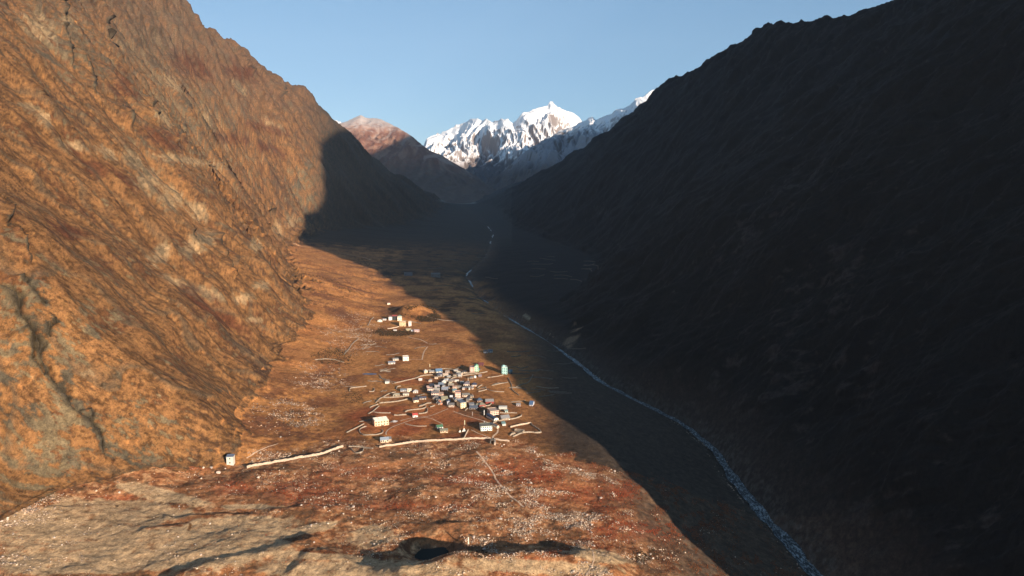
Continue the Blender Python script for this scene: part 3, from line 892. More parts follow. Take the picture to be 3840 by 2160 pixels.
WALLS = [
 (1, [(395,1218),(500,1195),(640,1185),(820,1150),(1000,1145),(1250,1130),(1450,1120),(1740,1117)], 2.3, 'long straight pale wall running across in front of the whole village', PALE),
 (1, [(1780,1120),(1860,1135),(1965,1147)], 2.0, 'short pale wall going on right of the gate passage', PALE),
 (7, [(1862,637),(2000,607),(2100,587),(2250,562),(2400,540),(2500,505),(2590,475)], 2.8, 'pale wall sweeping in a curve towards the cliff foot at the left', PALE),
 (1, [(25,1210),(180,1212),(315,1237)], 1.8, 'wall between the curved wall and the long straight wall'),
 (1, [(50,1230),(100,1290),(190,1285),(205,1232)], 1.6, 'small cup-shaped pen wall outside the long village wall'),
 (5, [(240,855),(110,895),(35,965),(130,1100),(380,1090),(620,1065),(700,1010),(670,950)], 1.4, 'wall ringing the long oval field below the big cream guesthouse'),
 (5, [(590,235),(750,220),(950,205),(1160,175),(1430,110)], 1.8, 'bright upper wall of the ploughed field left of the village'),
 (5, [(700,85),(1000,82),(1380,40)], 1.6, 'wall above the narrow terraces left of the village'),
 (5, [(495,225),(560,150),(620,100),(720,60)], 1.5, 'slanting wall climbing beside the dark hollow left of the village'),
 (5, [(335,355),(440,300),(560,260)], 1.5, 'short double wall at the left corner of the ploughed field'),
 (5, [(290,520),(400,470),(500,380),(590,310)], 1.4, 'slanting left boundary wall of the ploughed field'),
 (5, [(420,460),(520,490),(700,500),(890,495)], 1.4, 'lower wall of the ploughed field above the big cream guesthouse'),
 (5, [(1280,470),(1380,420),(1600,405),(1820,370),(1845,310)], 1.5, 'back wall of the pen behind the red roofed house'),
 (5, [(1885,380),(1880,490),(1750,510),(1650,520)], 1.6, 'right side wall of the pen behind the red roofed house'),
 (5, [(990,560),(1150,560),(1310,545)], 1.8, 'short thick wall left of the red roofed house'),
 (5, [(1660,320),(1780,290),(1860,240),(1990,230)], 1.6, 'wall stepping down from the cream house with the dark roof'),
 (5, [(1950,340),(2080,300)], 1.6, 'short wall below the orange earth heap'),
 (1, [(575,445),(700,415),(840,385),(900,352),(1040,342)], 1.6, 'long wall above the reddish meadow behind the village'),
 (1, [(440,610),(500,575),(590,550)], 1.5, 'slanting wall left of the small huts above the terraces'),
 (1, [(600,520),(605,485),(650,478)], 1.5, 'hooked wall beside the grey hut above the terraces'),
 (1, [(35,540),(35,505),(110,495),(240,480)], 1.5, 'bracket-shaped wall alone on the slope far left of the village'),
 (1, [(270,545),(335,545),(330,505)], 1.5, 'small corner wall right of the bracket-shaped wall'),
 (3, [(1530,1095),(1700,1050),(1900,1015),(2080,980)], 2.0, 'back wall of the pen with the ruin at the right edge of the village', PALE),
 (3, [(2095,990),(2110,1060),(2220,1110),(2340,1190),(2365,1240),(2240,1250),(2080,1225),(1900,1240),(1780,1270),(1600,1350)], 1.8, 'looping front wall of the pen with the ruin'),
 (3, [(1060,985),(1230,920),(1480,890),(1680,860),(1830,800),(1825,765)], 1.8, 'rounded wall along the front of the long grey roofed house'),
 (3, [(1250,705),(1400,715),(1560,705),(1710,715)], 1.3, 'low wall behind the long grey roofed house'),
 (3, [(320,650),(360,600),(430,580)], 1.6, 'short pale wall right of the tall yellow building'),
 (3, [(740,570),(880,515),(970,520),(1020,450)], 1.6, 'bent wall below the two red walled houses'),
 (1, [(1420,1110),(1440,1060),(1465,1015)], 2.0, 'wall running from the white shrine down to the long village wall', PALE),
 (3, [(340,390),(480,345),(560,330),(640,360)], 1.5, 'curved wall behind the tall yellow building'),
 (1, [(1300,640),(1430,630),(1500,622),(1520,595),(1515,575)], 1.7, 'wall curling round below the tall pink block'),
 (1, [(1590,545),(1640,535),(1690,520)], 1.5, 'short pale wall at the edge of the shade right of the village'),
 (1, [(1640,490),(1760,545),(1900,548)], 1.2, 'field wall running right from the village into the shade'),
 (1, [(1700,375),(1800,365),(1890,345)], 1.2, 'field wall in front of the teal tower house'),
 (1, [(1950,380),(2000,480),(1990,520),(2080,590)], 1.2, 'bent field wall below the teal tower house in the shade'),
 (1, [(2030,500),(2100,460),(2200,440),(2250,340)], 1.2, 'curving field wall right of the teal tower house'),
 (1, [(2290,480),(2420,505),(2560,500)], 1.2, 'farthest right field wall in the shade'),
 (1, [(1750,470),(1850,450),(1930,435)], 1.2, 'level field wall between the village and the teal tower house'),
 (1, [(1250,400),(1330,350),(1400,325),(1500,320),(1580,310)], 1.6, 'wall climbing to the tall pink and green house'),
 (1, [(1270,385),(1400,350),(1530,335),(1700,305)], 1.4, 'lower twin of the wall climbing to the pink and green house'),
 (1, [(870,720),(960,690),(1010,680)], 1.4, 'small terrace wall left of the orange earth heap'),
 (1, [(1580,500),(1600,480),(1635,465)], 1.4, 'steep short wall right of the dark roofed cream house'),
 (4, [(170,880),(210,780),(290,650),(350,600)], 1.8, 'slanting wall left of the upper hamlet'),
 (4, [(790,960),(900,960),(1050,930),(1160,900)], 1.8, 'pale terrace wall below the upper hamlet', PALE),
 (4, [(1560,745),(1700,760),(1850,800)], 1.5, 'wall right of the white house of the upper hamlet'),
 (1, [(0,1040),(100,990),(210,935)], 1.4, 'slanting wall left of the big cream guesthouse'),
 (1, [(400,300),(460,295),(530,300)], 1.5, 'low isolated wall above the blue pool'),
 (1, [(390,340),(430,400),(560,450)], 1.3, 'wall running down from the blue pool'),
 (0, [(1600,1185),(1650,1200),(1720,1205)], 1.4, 'field wall at the shade line right of the upper hamlet'),
 (0, [(1290,1330),(1320,1290),(1345,1270)], 1.5, 'short slanting wall on the talus left of the upper hamlet'),
 (0, [(1600,1390),(1680,1380),(1760,1400)], 1.3, 'field wall above the blue roofed house at the village top'),
 (0, [(1180,1350),(1240,1345),(1290,1360)], 1.3, 'wall at the foot of the talus left of the village'),
 (0, [(1520,1590),(1560,1600),(1600,1598)], 1.0, 'low bank wall inside the big meadow'),
]
for i, W in enumerate(WALLS):
    v, pts, h, lab = W[:4]
    stone_wall(v, pts, h*1.0, lab, seed=i+3, w=1.0, mat=W[4] if len(W) > 4 else None)
rr = random.Random(9)
for i in range(44):
    px, py = rr.choice([(rr.uniform(1300,1620), rr.uniform(1290,1400)), (rr.uniform(1240,1440), rr.uniform(1400,1600)), (rr.uniform(1560,1800), rr.uniform(1385,1500)), (rr.uniform(1850,2060), rr.uniform(1380,1530))])
    L_ = rr.uniform(18, 60); dy = rr.uniform(-7, 7)
    stone_wall(0, [(px, py), (px+L_*.35, py+dy*.6+rr.uniform(-3, 3)), (px+L_*.7, py+dy+rr.uniform(-3, 3)), (px+L_, py+dy*1.4)], rr.uniform(.8, 1.4), 'half fallen brown field wall on the grass round the village', 'half fallen field walls', seed=300+i, mat=DSTONE, w=.9)
rr = random.Random(5)
for i in range(46):
    px, py = rr.choice([(rr.uniform(1560,1850), rr.uniform(940,1180)), (rr.uniform(1960,2200), rr.uniform(960,1060)), (rr.uniform(1900,2150), rr.uniform(1300,1480))])
    L_ = rr.uniform(30, 90)*(1 if py > 1250 else .8)
    stone_wall(0, [(px, py), (px+L_*.5, py+rr.uniform(-3, 5)), (px+L_, py+rr.uniform(-6, 8))], 1.5, 'low field wall on the shaded terraces beside the river', 'walls of the shaded terraces', seed=100+i, mat=DSTONE, w=1.2)
print('walls', time.time()-T0)

# ------------------------------------------------------------------ houses
PINK, CREAM, WHITE, YEL, TANC, GRN, TEAL, RED, STN, BRN = (236,186,160), (238,208,168), (246,240,228), (242,218,160), (214,178,138), (168,226,180), (150,208,196), (206,70,52), (186,164,138), (150,112,88)
SLATE, BLUE, LBLUE, GREENR, REDR, OLIVE, DARK, GREYR, PALER, TEALR = (112,110,108), (70,92,120), (146,158,170), (66,118,82), (208,62,40), (128,122,98), (56,58,64), (142,138,134), (206,198,184), (84,124,128)

def house(v, xl, xr, yb, yt, roof, wc, rc, label, st=1, nw=2, yaw=None, dep=None, cat='house', rh=None, frame=None, side_w=0, group='village houses', ext=None):
    """front wall from xl to xr and from yb (ground) to yt (eaves) as read in a detail view of the photograph"""
    px, pb = vp(v, (xl+xr)/2, yb); pt = vp(v, 0, yt)[1]; s = VIEWS[v][2]
    p = ray(px, pb)
    if p is None: return
    k = p.y/F
    rz = R(18 if yaw is None else yaw)
    w = (xr-xl)/s*k/math.cos(rz)*1.0
    h = max((pb-pt)*k/.95, 2.3)
    d = (dep if dep else min(max(w*.75, 6.0), 11.0))*1.15
    # stand the house on the lowest corner
    c, sn = math.cos(rz), math.sin(rz)
    root = empty('house', (0, 0, 0), rz)
    cx, cy = p.x - sn*d/2, p.y + c*d/2
    zs = [drop(cx + a*w/2*c - b*d/2*sn, cy + a*w/2*sn + b*d/2*c).z for a in (-1, 1) for b in (-1, 1)]
    z0 = min(zs); base = p.z
    root.location = (cx, cy, base)
    tag(root, label, cat, group)
    lo = z0 - base - .4
    WM = paint(wc, .9, .13, .7); RMt = paint(rc, .6, .2, 1.1, .35)
    m = MB().box(-w/2, w/2, -d/2, d/2, lo, h)
    if roof in ('gable', 'arch'):
        rh_ = rh or d*.26
        if roof == 'gable': prof = [(-d/2, 0), (0, rh_), (d/2, 0)]
        else: prof = [(-d/2*math.cos(a), rh_*math.sin(a)) for a in np.linspace(0, math.pi, 9)]
        for sx in (-w/2 + .01, w/2 - .01):
            m.poly([(sx, y, h + z) for y, z in prof], [tuple(range(len(prof)))])
    m.build('wall', WM, root)
    r = MB(); ov = .45
    if roof == 'gable':
        rh_ = rh or d*.26; e = ov*rh_/(d/2)
        for sy in (-1, 1):
            a = [(-w/2-ov, sy*(d/2+ov), h-e), (w/2+ov, sy*(d/2+ov), h-e), (w/2+ov, 0, h+rh_), (-w/2-ov, 0, h+rh_)]
            r.poly(a + [(x, y, z+.16) for x, y, z in a], [(0,1,2,3), (4,5,6,7), (0,1,5,4), (1,2,6,5), (0,3,7,4)])
    elif roof == 'hip':
        rh_ = rh or d*.32; i = min(d/2, w/2*.85)
        b = [(-w/2-ov, -d/2-ov, h), (w/2+ov, -d/2-ov, h), (w/2+ov, d/2+ov, h), (-w/2-ov, d/2+ov, h), (-w/2+i, 0, h+rh_), (w/2-i, 0, h+rh_)]
        r.poly(b, [(0,1,5,4), (1,2,5), (2,3,4,5), (3,0,4), (3,2,1,0)])
    elif roof == 'shed':
        a = [(-w/2-ov, -d/2-ov, h+.05), (w/2+ov, -d/2-ov, h+.05), (w/2+ov, d/2+ov, h+(rh or d*.16)), (-w/2-ov, d/2+ov, h+(rh or d*.16))]
        r.poly(a + [(x, y, z+.18) for x, y, z in a], [(3,2,1,0), (4,5,6,7), (0,1,5,4), (1,2,6,5), (2,3,7,6), (3,0,4,7)])
    elif roof == 'arch':
        rh_ = rh or d*.3; n = 10; vs = []
        for sx in (-w/2-ov, w/2+ov):
            for i in range(n+1):
                a = math.pi*i/n
                vs.append((sx, -(d/2+.2)*math.cos(a), h + (rh_+.1)*math.sin(a)))
        r.poly(vs, [(i, i+1, n+1+i+1, n+1+i) for i in range(n)])
    elif roof == 'endarch':
        # the vault runs away from the viewer
        rh_ = rh or w*.28; n = 10; vs = []
        for sy in (-d/2-.3, d/2+.3):
            for i in range(n+1):
                a = math.pi*i/n
                vs.append((-(w/2+.2)*math.cos(a), sy, h + rh_*math.sin(a)))
        r.poly(vs, [(i+1, i, n+1+i, n+1+i+1) for i in range(n)])
        for sy in (-d/2, d/2):
            MB().poly([(-(w/2-.05)*math.cos(math.pi*i/n), sy, h-.01 + (rh_-.1)*math.sin(math.pi*i/n)) for i in range(n+1)], [tuple(range(n+1))]).build('gable_end', WM, root)
    elif roof == 'endgable':
        rh_ = rh or w*.3
        for sx in (-1, 1):
            a = [(sx*(w/2+ov), -d/2-ov, h-.2), (0, -d/2-ov, h+rh_), (0, d/2+ov, h+rh_), (sx*(w/2+ov), d/2+ov, h-.2)]
            r.poly(a + [(x, y, z+.16) for x, y, z in a], [(0,1,2,3), (4,5,6,7), (0,1,5,4), (2,3,7,6), (0,3,7,4)])
        MB().poly([(-w/2, -d/2+.01, h), (w/2, -d/2+.01, h), (0, -d/2+.01, h+rh_)], [(0,1,2)]).build('gable_end', WM, root)
    else:   # flat with a parapet
        r.box(-w/2-.25, w/2+.25, -d/2-.25, d/2+.25, h+.003, h+.28)
        r.box(-w/2-.25, w/2+.25, -d/2-.25, -d/2+.1, h+.28, h+.75).box(-w/2-.25, w/2+.25, d/2-.1, d/2+.25, h+.28, h+.75)
        r.box(-w/2-.25, -w/2+.1, -d/2+.1, d/2-.1, h+.28, h+.75).box(w/2-.1, w/2+.25, -d/2+.1, d/2-.1, h+.28, h+.75)
        if ext == 'tower':
            MB().box(-w*.3, w*.12, -d*.1, d*.4, h+.29, h+2.6).build('stair_tower', WM, root)
        if ext == 'panels':
            for q in range(4):
                y = -d/2 + .9 + q*(d-2)/3.4
                for e_ in (-1, 0, 1):
                    MB().poly([(e_*w/3.1-w/6.6, y, h+.5), (e_*w/3.1+w/6.6, y, h+.5), (e_*w/3.1+w/6.6, y+1.0, h+1.15), (e_*w/3.1-w/6.6, y+1.0, h+1.15)], [(0,1,2,3)]).build('roof_panel', paint((240,226,200), .6), root)
    r.build('roof', RMt, root)
    sh = h/st
    FM = paint(frame, .7) if frame else WOOD
    dcol = nw//2 if nw > 1 else -1
    for f in range(st):
        for i in range(nw):
            x = -w/2 + (i+.5)*w/nw; ww_ = min(1.3, w/nw*.52); zc = f*sh + sh*.55; hh = min(1.5, sh*.5)
            if f == 0 and i == dcol and nw > 1:
                MB().box(x-.55, x+.55, -d/2-.07, -d/2+.05, .02, min(2.1, sh*.82)).build('door', WOOD, root)
                continue
            wn2 = MB().box(x-ww_/2, x+ww_/2, -d/2-.05, -d/2+.05, zc-hh/2, zc+hh/2).build('window', GLASS, root)
            if w > 9:
                t = .13; q = MB()
                q.box(x-ww_/2-t, x-ww_/2, -d/2-.1, -d/2+.04, zc-hh/2-t, zc+hh/2+t).box(x+ww_/2, x+ww_/2+t, -d/2-.1, -d/2+.04, zc-hh/2-t, zc+hh/2+t)
                q.box(x-ww_/2, x+ww_/2, -d/2-.1, -d/2+.04, zc+hh/2, zc+hh/2+t).box(x-ww_/2, x+ww_/2, -d/2-.1, -d/2+.04, zc-hh/2-t, zc-hh/2)
                q.build('frame', FM, wn2)
        for i in range(side_w):
            y = -d/2 + (i+.5)*d/side_w; zc = f*sh + sh*.55
            MB().box(-w/2-.05, -w/2+.05, y-.5, y+.5, zc-.6, zc+.6).build('window', GLASS, root)
    return root

HS = house
U = 'upper hamlet houses'
HS(5, 475,835, 835,700, 'flat', (240,200,152), (220,196,160), 'big two-storey cream guesthouse with rows of panels on its flat roof', 2, 5, 22, 13, 'guesthouse', ext='panels')
HS(5, 1490,1622, 606,548, 'gable', WHITE, REDR, 'white house with a bright red roof on the meadow', 1, 3, 14)
HS(5, 625,840, 1282,1212, 'gable', CREAM, LBLUE, 'cream house with a pale blue roof just inside the long wall', 1, 4, 14)
HS(5, 855,912, 1250,1215, 'shed', CREAM, GREYR, 'tiny annex right of the cream house with the pale blue roof', 1, 1, 14)
HS(5, 2150,2300, 915,890, 'gable', WHITE, GREENR, 'low white hut with a green roof beside the meadow', 1, 2, 25, 6, rh=2.2)
HS(5, 2225,2432, 1022,965, 'gable', (236,196,148), OLIVE, 'cream cottage with an olive roof in front of the green roofed hut', 1, 4, 12, 6)
HS(3, 735,1045, 1182,1062, 'flat', (236,250,238), OLIVE, 'white two-storey lodge with green window frames at the village front', 2, 6, 12, 11, 'lodge', frame=(70,140,110))
HS(3, 990,1225, 795,658, 'flat', (248,200,170), (196,160,130), 'pink three-storey lodge with rows of windows at the right of the village', 3, 5, 18, 13, 'lodge', side_w=3)
HS(3, 1092,1215, 935,875, 'endarch', (244,232,206), (62,76,100), 'white-fronted hall with a dark blue barrel roof', 1, 2, 30, 20, 'hall')
HS(3, 1300,1520, 892,840, 'gable', (246,222,190), GREYR, 'long low white house with a grey roof at the right end', 1, 6, 20, 9)
HS(3, 1318,1410, 1048,1000, 'shed', WHITE, (120,160,150), 'small white hut with a pale green roof outside the rounded wall', 1, 2, 14, 6)
HS(3, 1170,1230, 1118,1062, 'endarch', (240,214,180), SLATE, 'narrow shed with a grey vaulted roof right of the green-framed lodge', 1, 1, 38, 13, 'shed')
HS(3, 200,345, 575,430, 'flat', (250,226,166), (110,120,132), 'tall pale yellow building with a blue-grey roof and brown left side', 3, 3, 26, 14, 'building', side_w=4)
HS(3, 700,865, 545,490, 'hip', RED, OLIVE, 'long red walled house with an olive hip roof', 1, 6, 26, 8)
HS(3, 595,700, 540,510, 'hip', (190,84,60), OLIVE, 'dull red hut against the left end of the long red house', 1, 3, 10, 6)
HS(3, 865,1085, 445,395, 'gable', RED, GREYR, 'red walled house with a grey roof farthest right of the two red ones', 1, 6, 4, 8)
HS(3, 640,790, 412,385, 'hip', BRN, (72,90,110), 'low house with a dark blue roof behind the long red house', 1, 2, 15, 8)
HS(3, 430,560, 532,485, 'shed', (196,184,176), GREYR, 'grey two-window shop right of the tall yellow building', 1, 3, 8, 6)
HS(3, 425,640, 612,585, 'shed', (120,112,108), (104,112,124), 'long lean-to with a blue-grey roof below the grey shop', 1, 3, -4, 7, 'lean-to')
HS(3, 1225,1440, 635,590, 'arch', (226,206,176), (190,184,168), 'striped pale vaulted greenhouse behind the pink three-storey lodge', 1, 6, 0, 8, 'greenhouse')
HS(3, 1390,1465, 700,672, 'shed', (190,206,190), (150,176,160), 'tiny pale green hut below the striped greenhouse', 1, 1, 5, 4)
HS(3, 2035,2130, 520,480, 'gable', (200,196,200), (70,104,144), 'lone hut with a big blue roof in the shade right of the village', 1, 2, -12, 12)
HS(3, 1690,1803, 528,484, 'shed', (176,160,156), (170,160,150), 'grey box hut in the shade left of the lone blue roof', 1, 2, 0, 5)
# the village core, from its top row down
HS(2, 440,545, 335,268, 'hip', CREAM, PALER, 'cream hut with a pale hip roof at the top left of the village core', 1, 2, 25)
HS(2, 600,752, 328,290, 'gable', CREAM, GREYR, 'low house with a grey roof left of the blue roofed house', 1, 3, 5, 5.5)
HS(2, 812,1010, 318,280, 'gable', (236,232,210), (92,134,168), 'house with a wide bright blue roof at the top of the village', 1, 4, 12, 11, rh=3.2)
HS(2, 890,1022, 442,365, 'gable', (196,190,190), (76,80,108), 'two-storey house with an indigo roof below the bright blue roof', 2, 3, 5, 6)
HS(2, 1032,1205, 452,385, 'gable', CREAM, (190,164,140), 'long cream house right of the indigo roofed house', 1, 4, 14, 6)
HS(2, 1110,1232, 335,290, 'gable', (206,174,150), (168,146,126), 'tan hut right of the bright blue roofed house', 1, 2, 0, 5)
HS(2, 1380,1502, 298,262, 'shed', CREAM, PALER, 'small cream shed alone on the track above the village core', 1, 2, 0, 4)
HS(2, 1372,1472, 448,402, 'gable', YEL, (130,110,92), 'yellowish hut below the shed with the pale roof', 1, 2, 10, 5)
HS(2, 1450,1605, 362,326, 'hip', (232,214,170), (200,186,156), 'sand coloured hut with a pale hip roof beside the track', 1, 2, 8, 6)
HS(2, 1660,1782, 333,300, 'gable', CREAM, DARK, 'small dark roofed hut beside the track left of the tall pink block', 1, 2, 0, 5)
HS(2, 1895,2040, 312,158, 'flat', (240,184,158), (170,130,110), 'tall narrow pink block joined to the pale green house', 3, 3, 8, 9, 'building')
HS(2, 2045,2168, 300,118, 'endgable', GRN, (140,212,160), 'pale green house with gabled roofs behind the tall pink block', 3, 2, 6, 9, 'building', frame=(60,120,90))
HS(2, 2060,2205, 262,222, 'shed', (110,140,140), TEALR, 'low teal shed in the shade below the pale green house', 1, 2, 0, 6, 'shed')
HS(1, 1874,1941, 332,252, 'flat', (158,214,204), (190,206,190), 'teal four-storey tower house standing alone at the shade line', 4, 3, 6, 9, 'tower house', ext='tower')
HS(1, 1655,1702, 78,60, 'gable', (214,214,214), DARK, 'left hut of the shaded pair above the village', 1, 2, 8, 7)
HS(1, 1708,1758, 72,52, 'gable', (200,200,200), (90,100,110), 'right hut of the shaded pair above the village', 1, 2, -6, 7)
HS(1, 1955,2000, 330,300, 'shed', (70,96,110), (50,90,110), 'dark teal shed right of the teal tower house', 1, 2, 0, 7, 'shed')
HS(2, 2170,2262, 462,418, 'gable', (176,150,150), (150,130,130), 'mauve hut in the half shade right of the village core', 1, 2, 0, 5)
HS(2, 1000,1132, 662,612, 'hip', (236,226,206), (226,214,196), 'hut under a white hip roof in the middle of the village core', 1, 2, 6, 6)
HS(2, 1115,1212, 592,556, 'shed', (240,232,220), (236,228,220), 'small bright white shed above the white hip roof', 1, 1, 4, 4, 'shed')
HS(2, 1228,1322, 682,648, 'shed', (236,210,160), (190,170,130), 'narrow yellow shed right of the white hip roof', 1, 2, 14, 4, 'shed')
HS(2, 1200,1382, 748,706, 'gable', (190,164,138), (150,140,120), 'long stone hut with a grey-brown roof in the village core', 1, 3, 4, 5)
HS(2, 1415,1532, 616,594, 'shed', (250,238,214), (236,220,196), 'low white shed on the bare brown yard', 1, 2, 0, 3.5, 'shed')
HS(2, 1690,1880, 752,690, 'hip', (240,206,176), (120,108,112), 'cream house with a mauve-grey hip roof at the right of the core', 1, 3, 6, 8, rh=3.4)
HS(2, 1950,2115, 757,715, 'hip', (232,206,180), (66,70,90), 'cream house with a dark blue-grey roof at the core\'s right edge', 1, 3, 4, 8)
HS(2, 1740,1892, 842,805, 'gable', (150,104,84), (96,98,100), 'brown house with a dark grey roof below the mauve-grey hip roof', 1, 3, 0, 6)
HS(2, 1655,1718, 872,832, 'shed', (250,212,186), PALER, 'small pale pink hut left of the brown dark roofed house', 1, 1, 0, 4)
HS(2, 1855,1895, 868,818, 'shed', (244,236,210), PALER, 'narrow white hut right of the brown dark roofed house', 1, 1, 0, 3.5)
HS(2, 1950,2005, 850,812, 'shed', (230,206,180), GREYR, 'tiny tan hut below the house with the dark blue-grey roof', 1, 1, 0, 4)
HS(2, 512,602, 832,782, 'flat', (244,204,186), (200,160,140), 'small pink block at the left edge of the village core', 1, 2, 10, 5)
HS(2, 545,722, 942,852, 'flat', (248,204,176), (206,166,140), 'wide pink block with a flat roof at the left of the core', 2, 3, 12, 8)
HS(2, 605,745, 790,745, 'gable', (70,62,60), (52,56,70), 'house with a dark navy roof behind the wide pink block', 1, 2, 10, 9)
HS(2, 778,925, 812,770, 'gable', (240,226,184), (176,160,156), 'cream house with a mauve roof right of the navy roof', 1, 3, 16, 6)
HS(2, 885,1052, 745,705, 'gable', (130,120,112), (112,128,144), 'house with a steel blue roof in the upper core', 1, 3, 4, 8)
HS(2, 1020,1105, 788,758, 'shed', (220,206,190), GREYR, 'small pale shed below the steel blue roof', 1, 1, 8, 4, 'shed')
HS(2, 722,922, 918,885, 'gable', (206,190,170), (168,156,142), 'long house with a light brown-grey roof right of the wide pink block', 1, 4, 4, 7)
HS(2, 665,905, 1062,970, 'gable', (246,202,176), (116,108,104), 'pink two-storey house with a dark grey roof in the lower core', 2, 4, 8, 8)
HS(2, 990,1192, 900,860, 'gable', (130,120,116), (142,148,158), 'house with a long pale blue-grey roof at the core\'s centre', 1, 3, 3, 9)
HS(2, 1340,1482, 828,780, 'flat', (236,186,156), (196,150,120), 'salmon block above the teal roofed hut', 1, 3, 4, 6)
HS(2, 1345,1472, 945,892, 'gable', (222,200,160), (104,140,146), 'sand coloured hut with a teal roof above the tall pink block', 1, 2, 4, 7)
HS(2, 1420,1602, 1152,965, 'flat', (246,196,168), (200,150,124), 'tallest pink block of the village core, three storeys', 3, 4, 4, 10, 'building')
HS(2, 1650,1890, 1095,1035, 'gable', (240,208,172), (124,118,108), 'long cream house with a grey roof right of the tallest pink block', 1, 4, 6, 7)
HS(2, 1255,1338, 1132,1082, 'gable', (250,250,246), (220,220,220), 'small bright white hut left of the tallest pink block', 1, 2, 0, 4)
HS(2, 710,922, 1182,1122, 'hip', (236,210,180), (122,112,104), 'cream house with a grey hip roof below the pink two-storey house', 1, 4, 4, 8)
HS(2, 922,1045, 1042,985, 'gable', (236,190,160), (160,120,96), 'salmon hut right of the pink two-storey house', 1, 2, 8, 5)
HS(2, 995,1192, 1225,1165, 'gable', (200,184,140), (142,136,104), 'hut with a big olive roof in the lower core', 1, 3, 16, 8, rh=3)
HS(2, 100,255, 1265,1195, 'gable', (246,222,176), (70,66,74), 'cream hut with a dark roof apart at the lower left of the core', 1, 3, 22, 9)
HS(2, 1160,1262, 1302,1245, 'endgable', (170,170,172), (108,122,146), 'narrow house with a steep blue gable near the trail end', 1, 2, 6, 8)
HS(2, 1210,1392, 1422,1352, 'gable', (206,184,160), (112,106,102), 'stone house with a grey roof where the meadow trails meet', 1, 4, 2, 7)
HS(2, 75,235, 972,930, 'hip', (216,200,180), (190,184,172), 'hut with a pale grey hip roof left of the core', 1, 2, 8, 6)
HS(1, 650,722, 542,524, 'gable', (180,180,180), (120,128,136), 'low grey hut farthest left on the upper terraces', 1, 2, 6, 5)
HS(1, 732,782, 545,520, 'gable', (232,214,180), (214,196,170), 'pale hut right of the low grey hut on the upper terraces', 1, 2, 12, 5)
HS(1, 560,640, 602,580, 'hip', (170,152,120), (160,150,124), 'ruined stone hut above the narrow terraces', 1, 2, 10, 5)
HS(1, 680,750, 592,578, 'shed', (230,210,180), (210,190,160), 'thin low hut right of the ruined stone hut', 1, 2, 4, 4)
HS(1, 870,908, 412,395, 'gable', (236,230,214), (226,222,214), 'tiny white hut alone on the reddish upper meadow', 1, 2, 0, 4)
HS(1, 465,512, 447,432, 'shed', (244,236,214), (236,226,206), 'tiny white hut below the blue pool', 1, 2, 4, 4)
HS(1, 680,750, 172,128, 'flat', (248,226,200), (236,220,196), 'white cube house alone on the slope above the village', 1, 3, 10, 10)
HS(1, 560,625, 170,152, 'shed', (200,184,160), (180,170,156), 'low shed left of the white cube house', 1, 2, 14, 5, 'shed')
HS(1, 505,585, 212,194, 'shed', (196,184,170), (150,156,164), 'low grey shed below the white cube house', 1, 2, 14, 6, 'shed')
HS(1, 1590,1652, 232,215, 'gable', (110,60,56), (120,56,56), 'dark red roofed barn in the shade behind the pale green house', 1, 3, 0, 8, 'barn')
HS(1, 1062,1100, 388,372, 'shed', (226,190,150), (180,150,120), 'small tan shed below the top row of houses', 1, 1, 4, 4, 'shed')
HS(1, 1240,1310, 425,408, 'gable', (170,150,130), (120,110,104), 'brown hut among walls above the core', 1, 2, 0, 5)
HS(1, 1310,1350, 505,490, 'gable', (206,186,150), (140,130,110), 'small olive-brown hut at the core\'s upper right', 1, 2, 0, 5)
HS(1, 1120,1160, 590,572, 'gable', (214,174,140), (150,126,104), 'tan hut wedged between the pink houses', 1, 2, 8, 5)
HS(1, 880,960, 640,625, 'shed', (170,150,130), (96,96,110), 'low hut with a slate roof left of the grey hip roof', 1, 2, 10, 5)
HS(1, 1330,1400, 340,326, 'shed', (226,196,160), (176,160,140), 'low hut at the right end of the top row', 1, 2, 8, 4)
rr = random.Random(4)
for i in range(30):
    x = rr.uniform(520, 1950); y = rr.uniform(360, 1350)
    if x < 700 and y > 1000: y = rr.uniform(800, 1000)
    wd2 = rr.uniform(70, 130)
    HS(2, x, x+wd2, y, y-rr.uniform(28, 40), rr.choice(['gable', 'gable', 'shed', 'hip']), rr.choice([STN, (206,186,160), CREAM, (176,152,128)]), rr.choice([SLATE, GREYR, PALER, (96,92,92), (128,118,108)]), 'small stone hut squeezed between the houses of the village core', 1, 2, rr.uniform(-10, 20), 5, group='stone huts of the village core')
# upper hamlet
HS(4, 835,938, 692,582, 'gable', WHITE, (110,76,70), 'white two-storey house with a brown roof in the upper hamlet', 2, 2, 6, 8, group=U)
HS(4, 945,1098, 690,560, 'shed', (60,64,62), (214,70,40), 'dark fronted house with an orange-red roof in the upper hamlet', 2, 2, 4, 7, group=U)
HS(4, 1110,1252, 705,575, 'hip', (246,222,190), (120,140,116), 'cream house with a green-grey roof at the top of the upper hamlet', 2, 3, 8, 8, group=U)
HS(4, 1175,1378, 882,742, 'flat', (216,184,130), (196,170,130), 'olive-cream two-storey house at the front of the upper hamlet', 2, 4, 6, 9, group=U)
HS(4, 1465,1552, 882,748, 'flat', (246,224,204), (226,206,180), 'narrow white house at the right end of the upper hamlet', 2, 2, 4, 8, group=U)
HS(4, 480,622, 745,702, 'hip', (240,230,206), (220,210,190), 'pale hip roofed hut at the left of the upper hamlet', 1, 2, 8, 6, group=U)
HS(4, 640,748, 695,665, 'shed', (240,230,216), (206,200,190), 'long white shed left of the upper hamlet\'s two-storey house', 1, 3, 4, 5, 'shed', group=U)
HS(4, 1385,1542, 1032,985, 'gable', (206,180,130), (170,160,120), 'low olive hut below the upper hamlet', 1, 3, 4, 6, group=U)
HS(4, 1552,1612, 1052,1030, 'shed', (250,244,236), (240,236,230), 'tiny bright white hut between the two low huts below the upper hamlet', 1, 1, 4, 4, group=U)
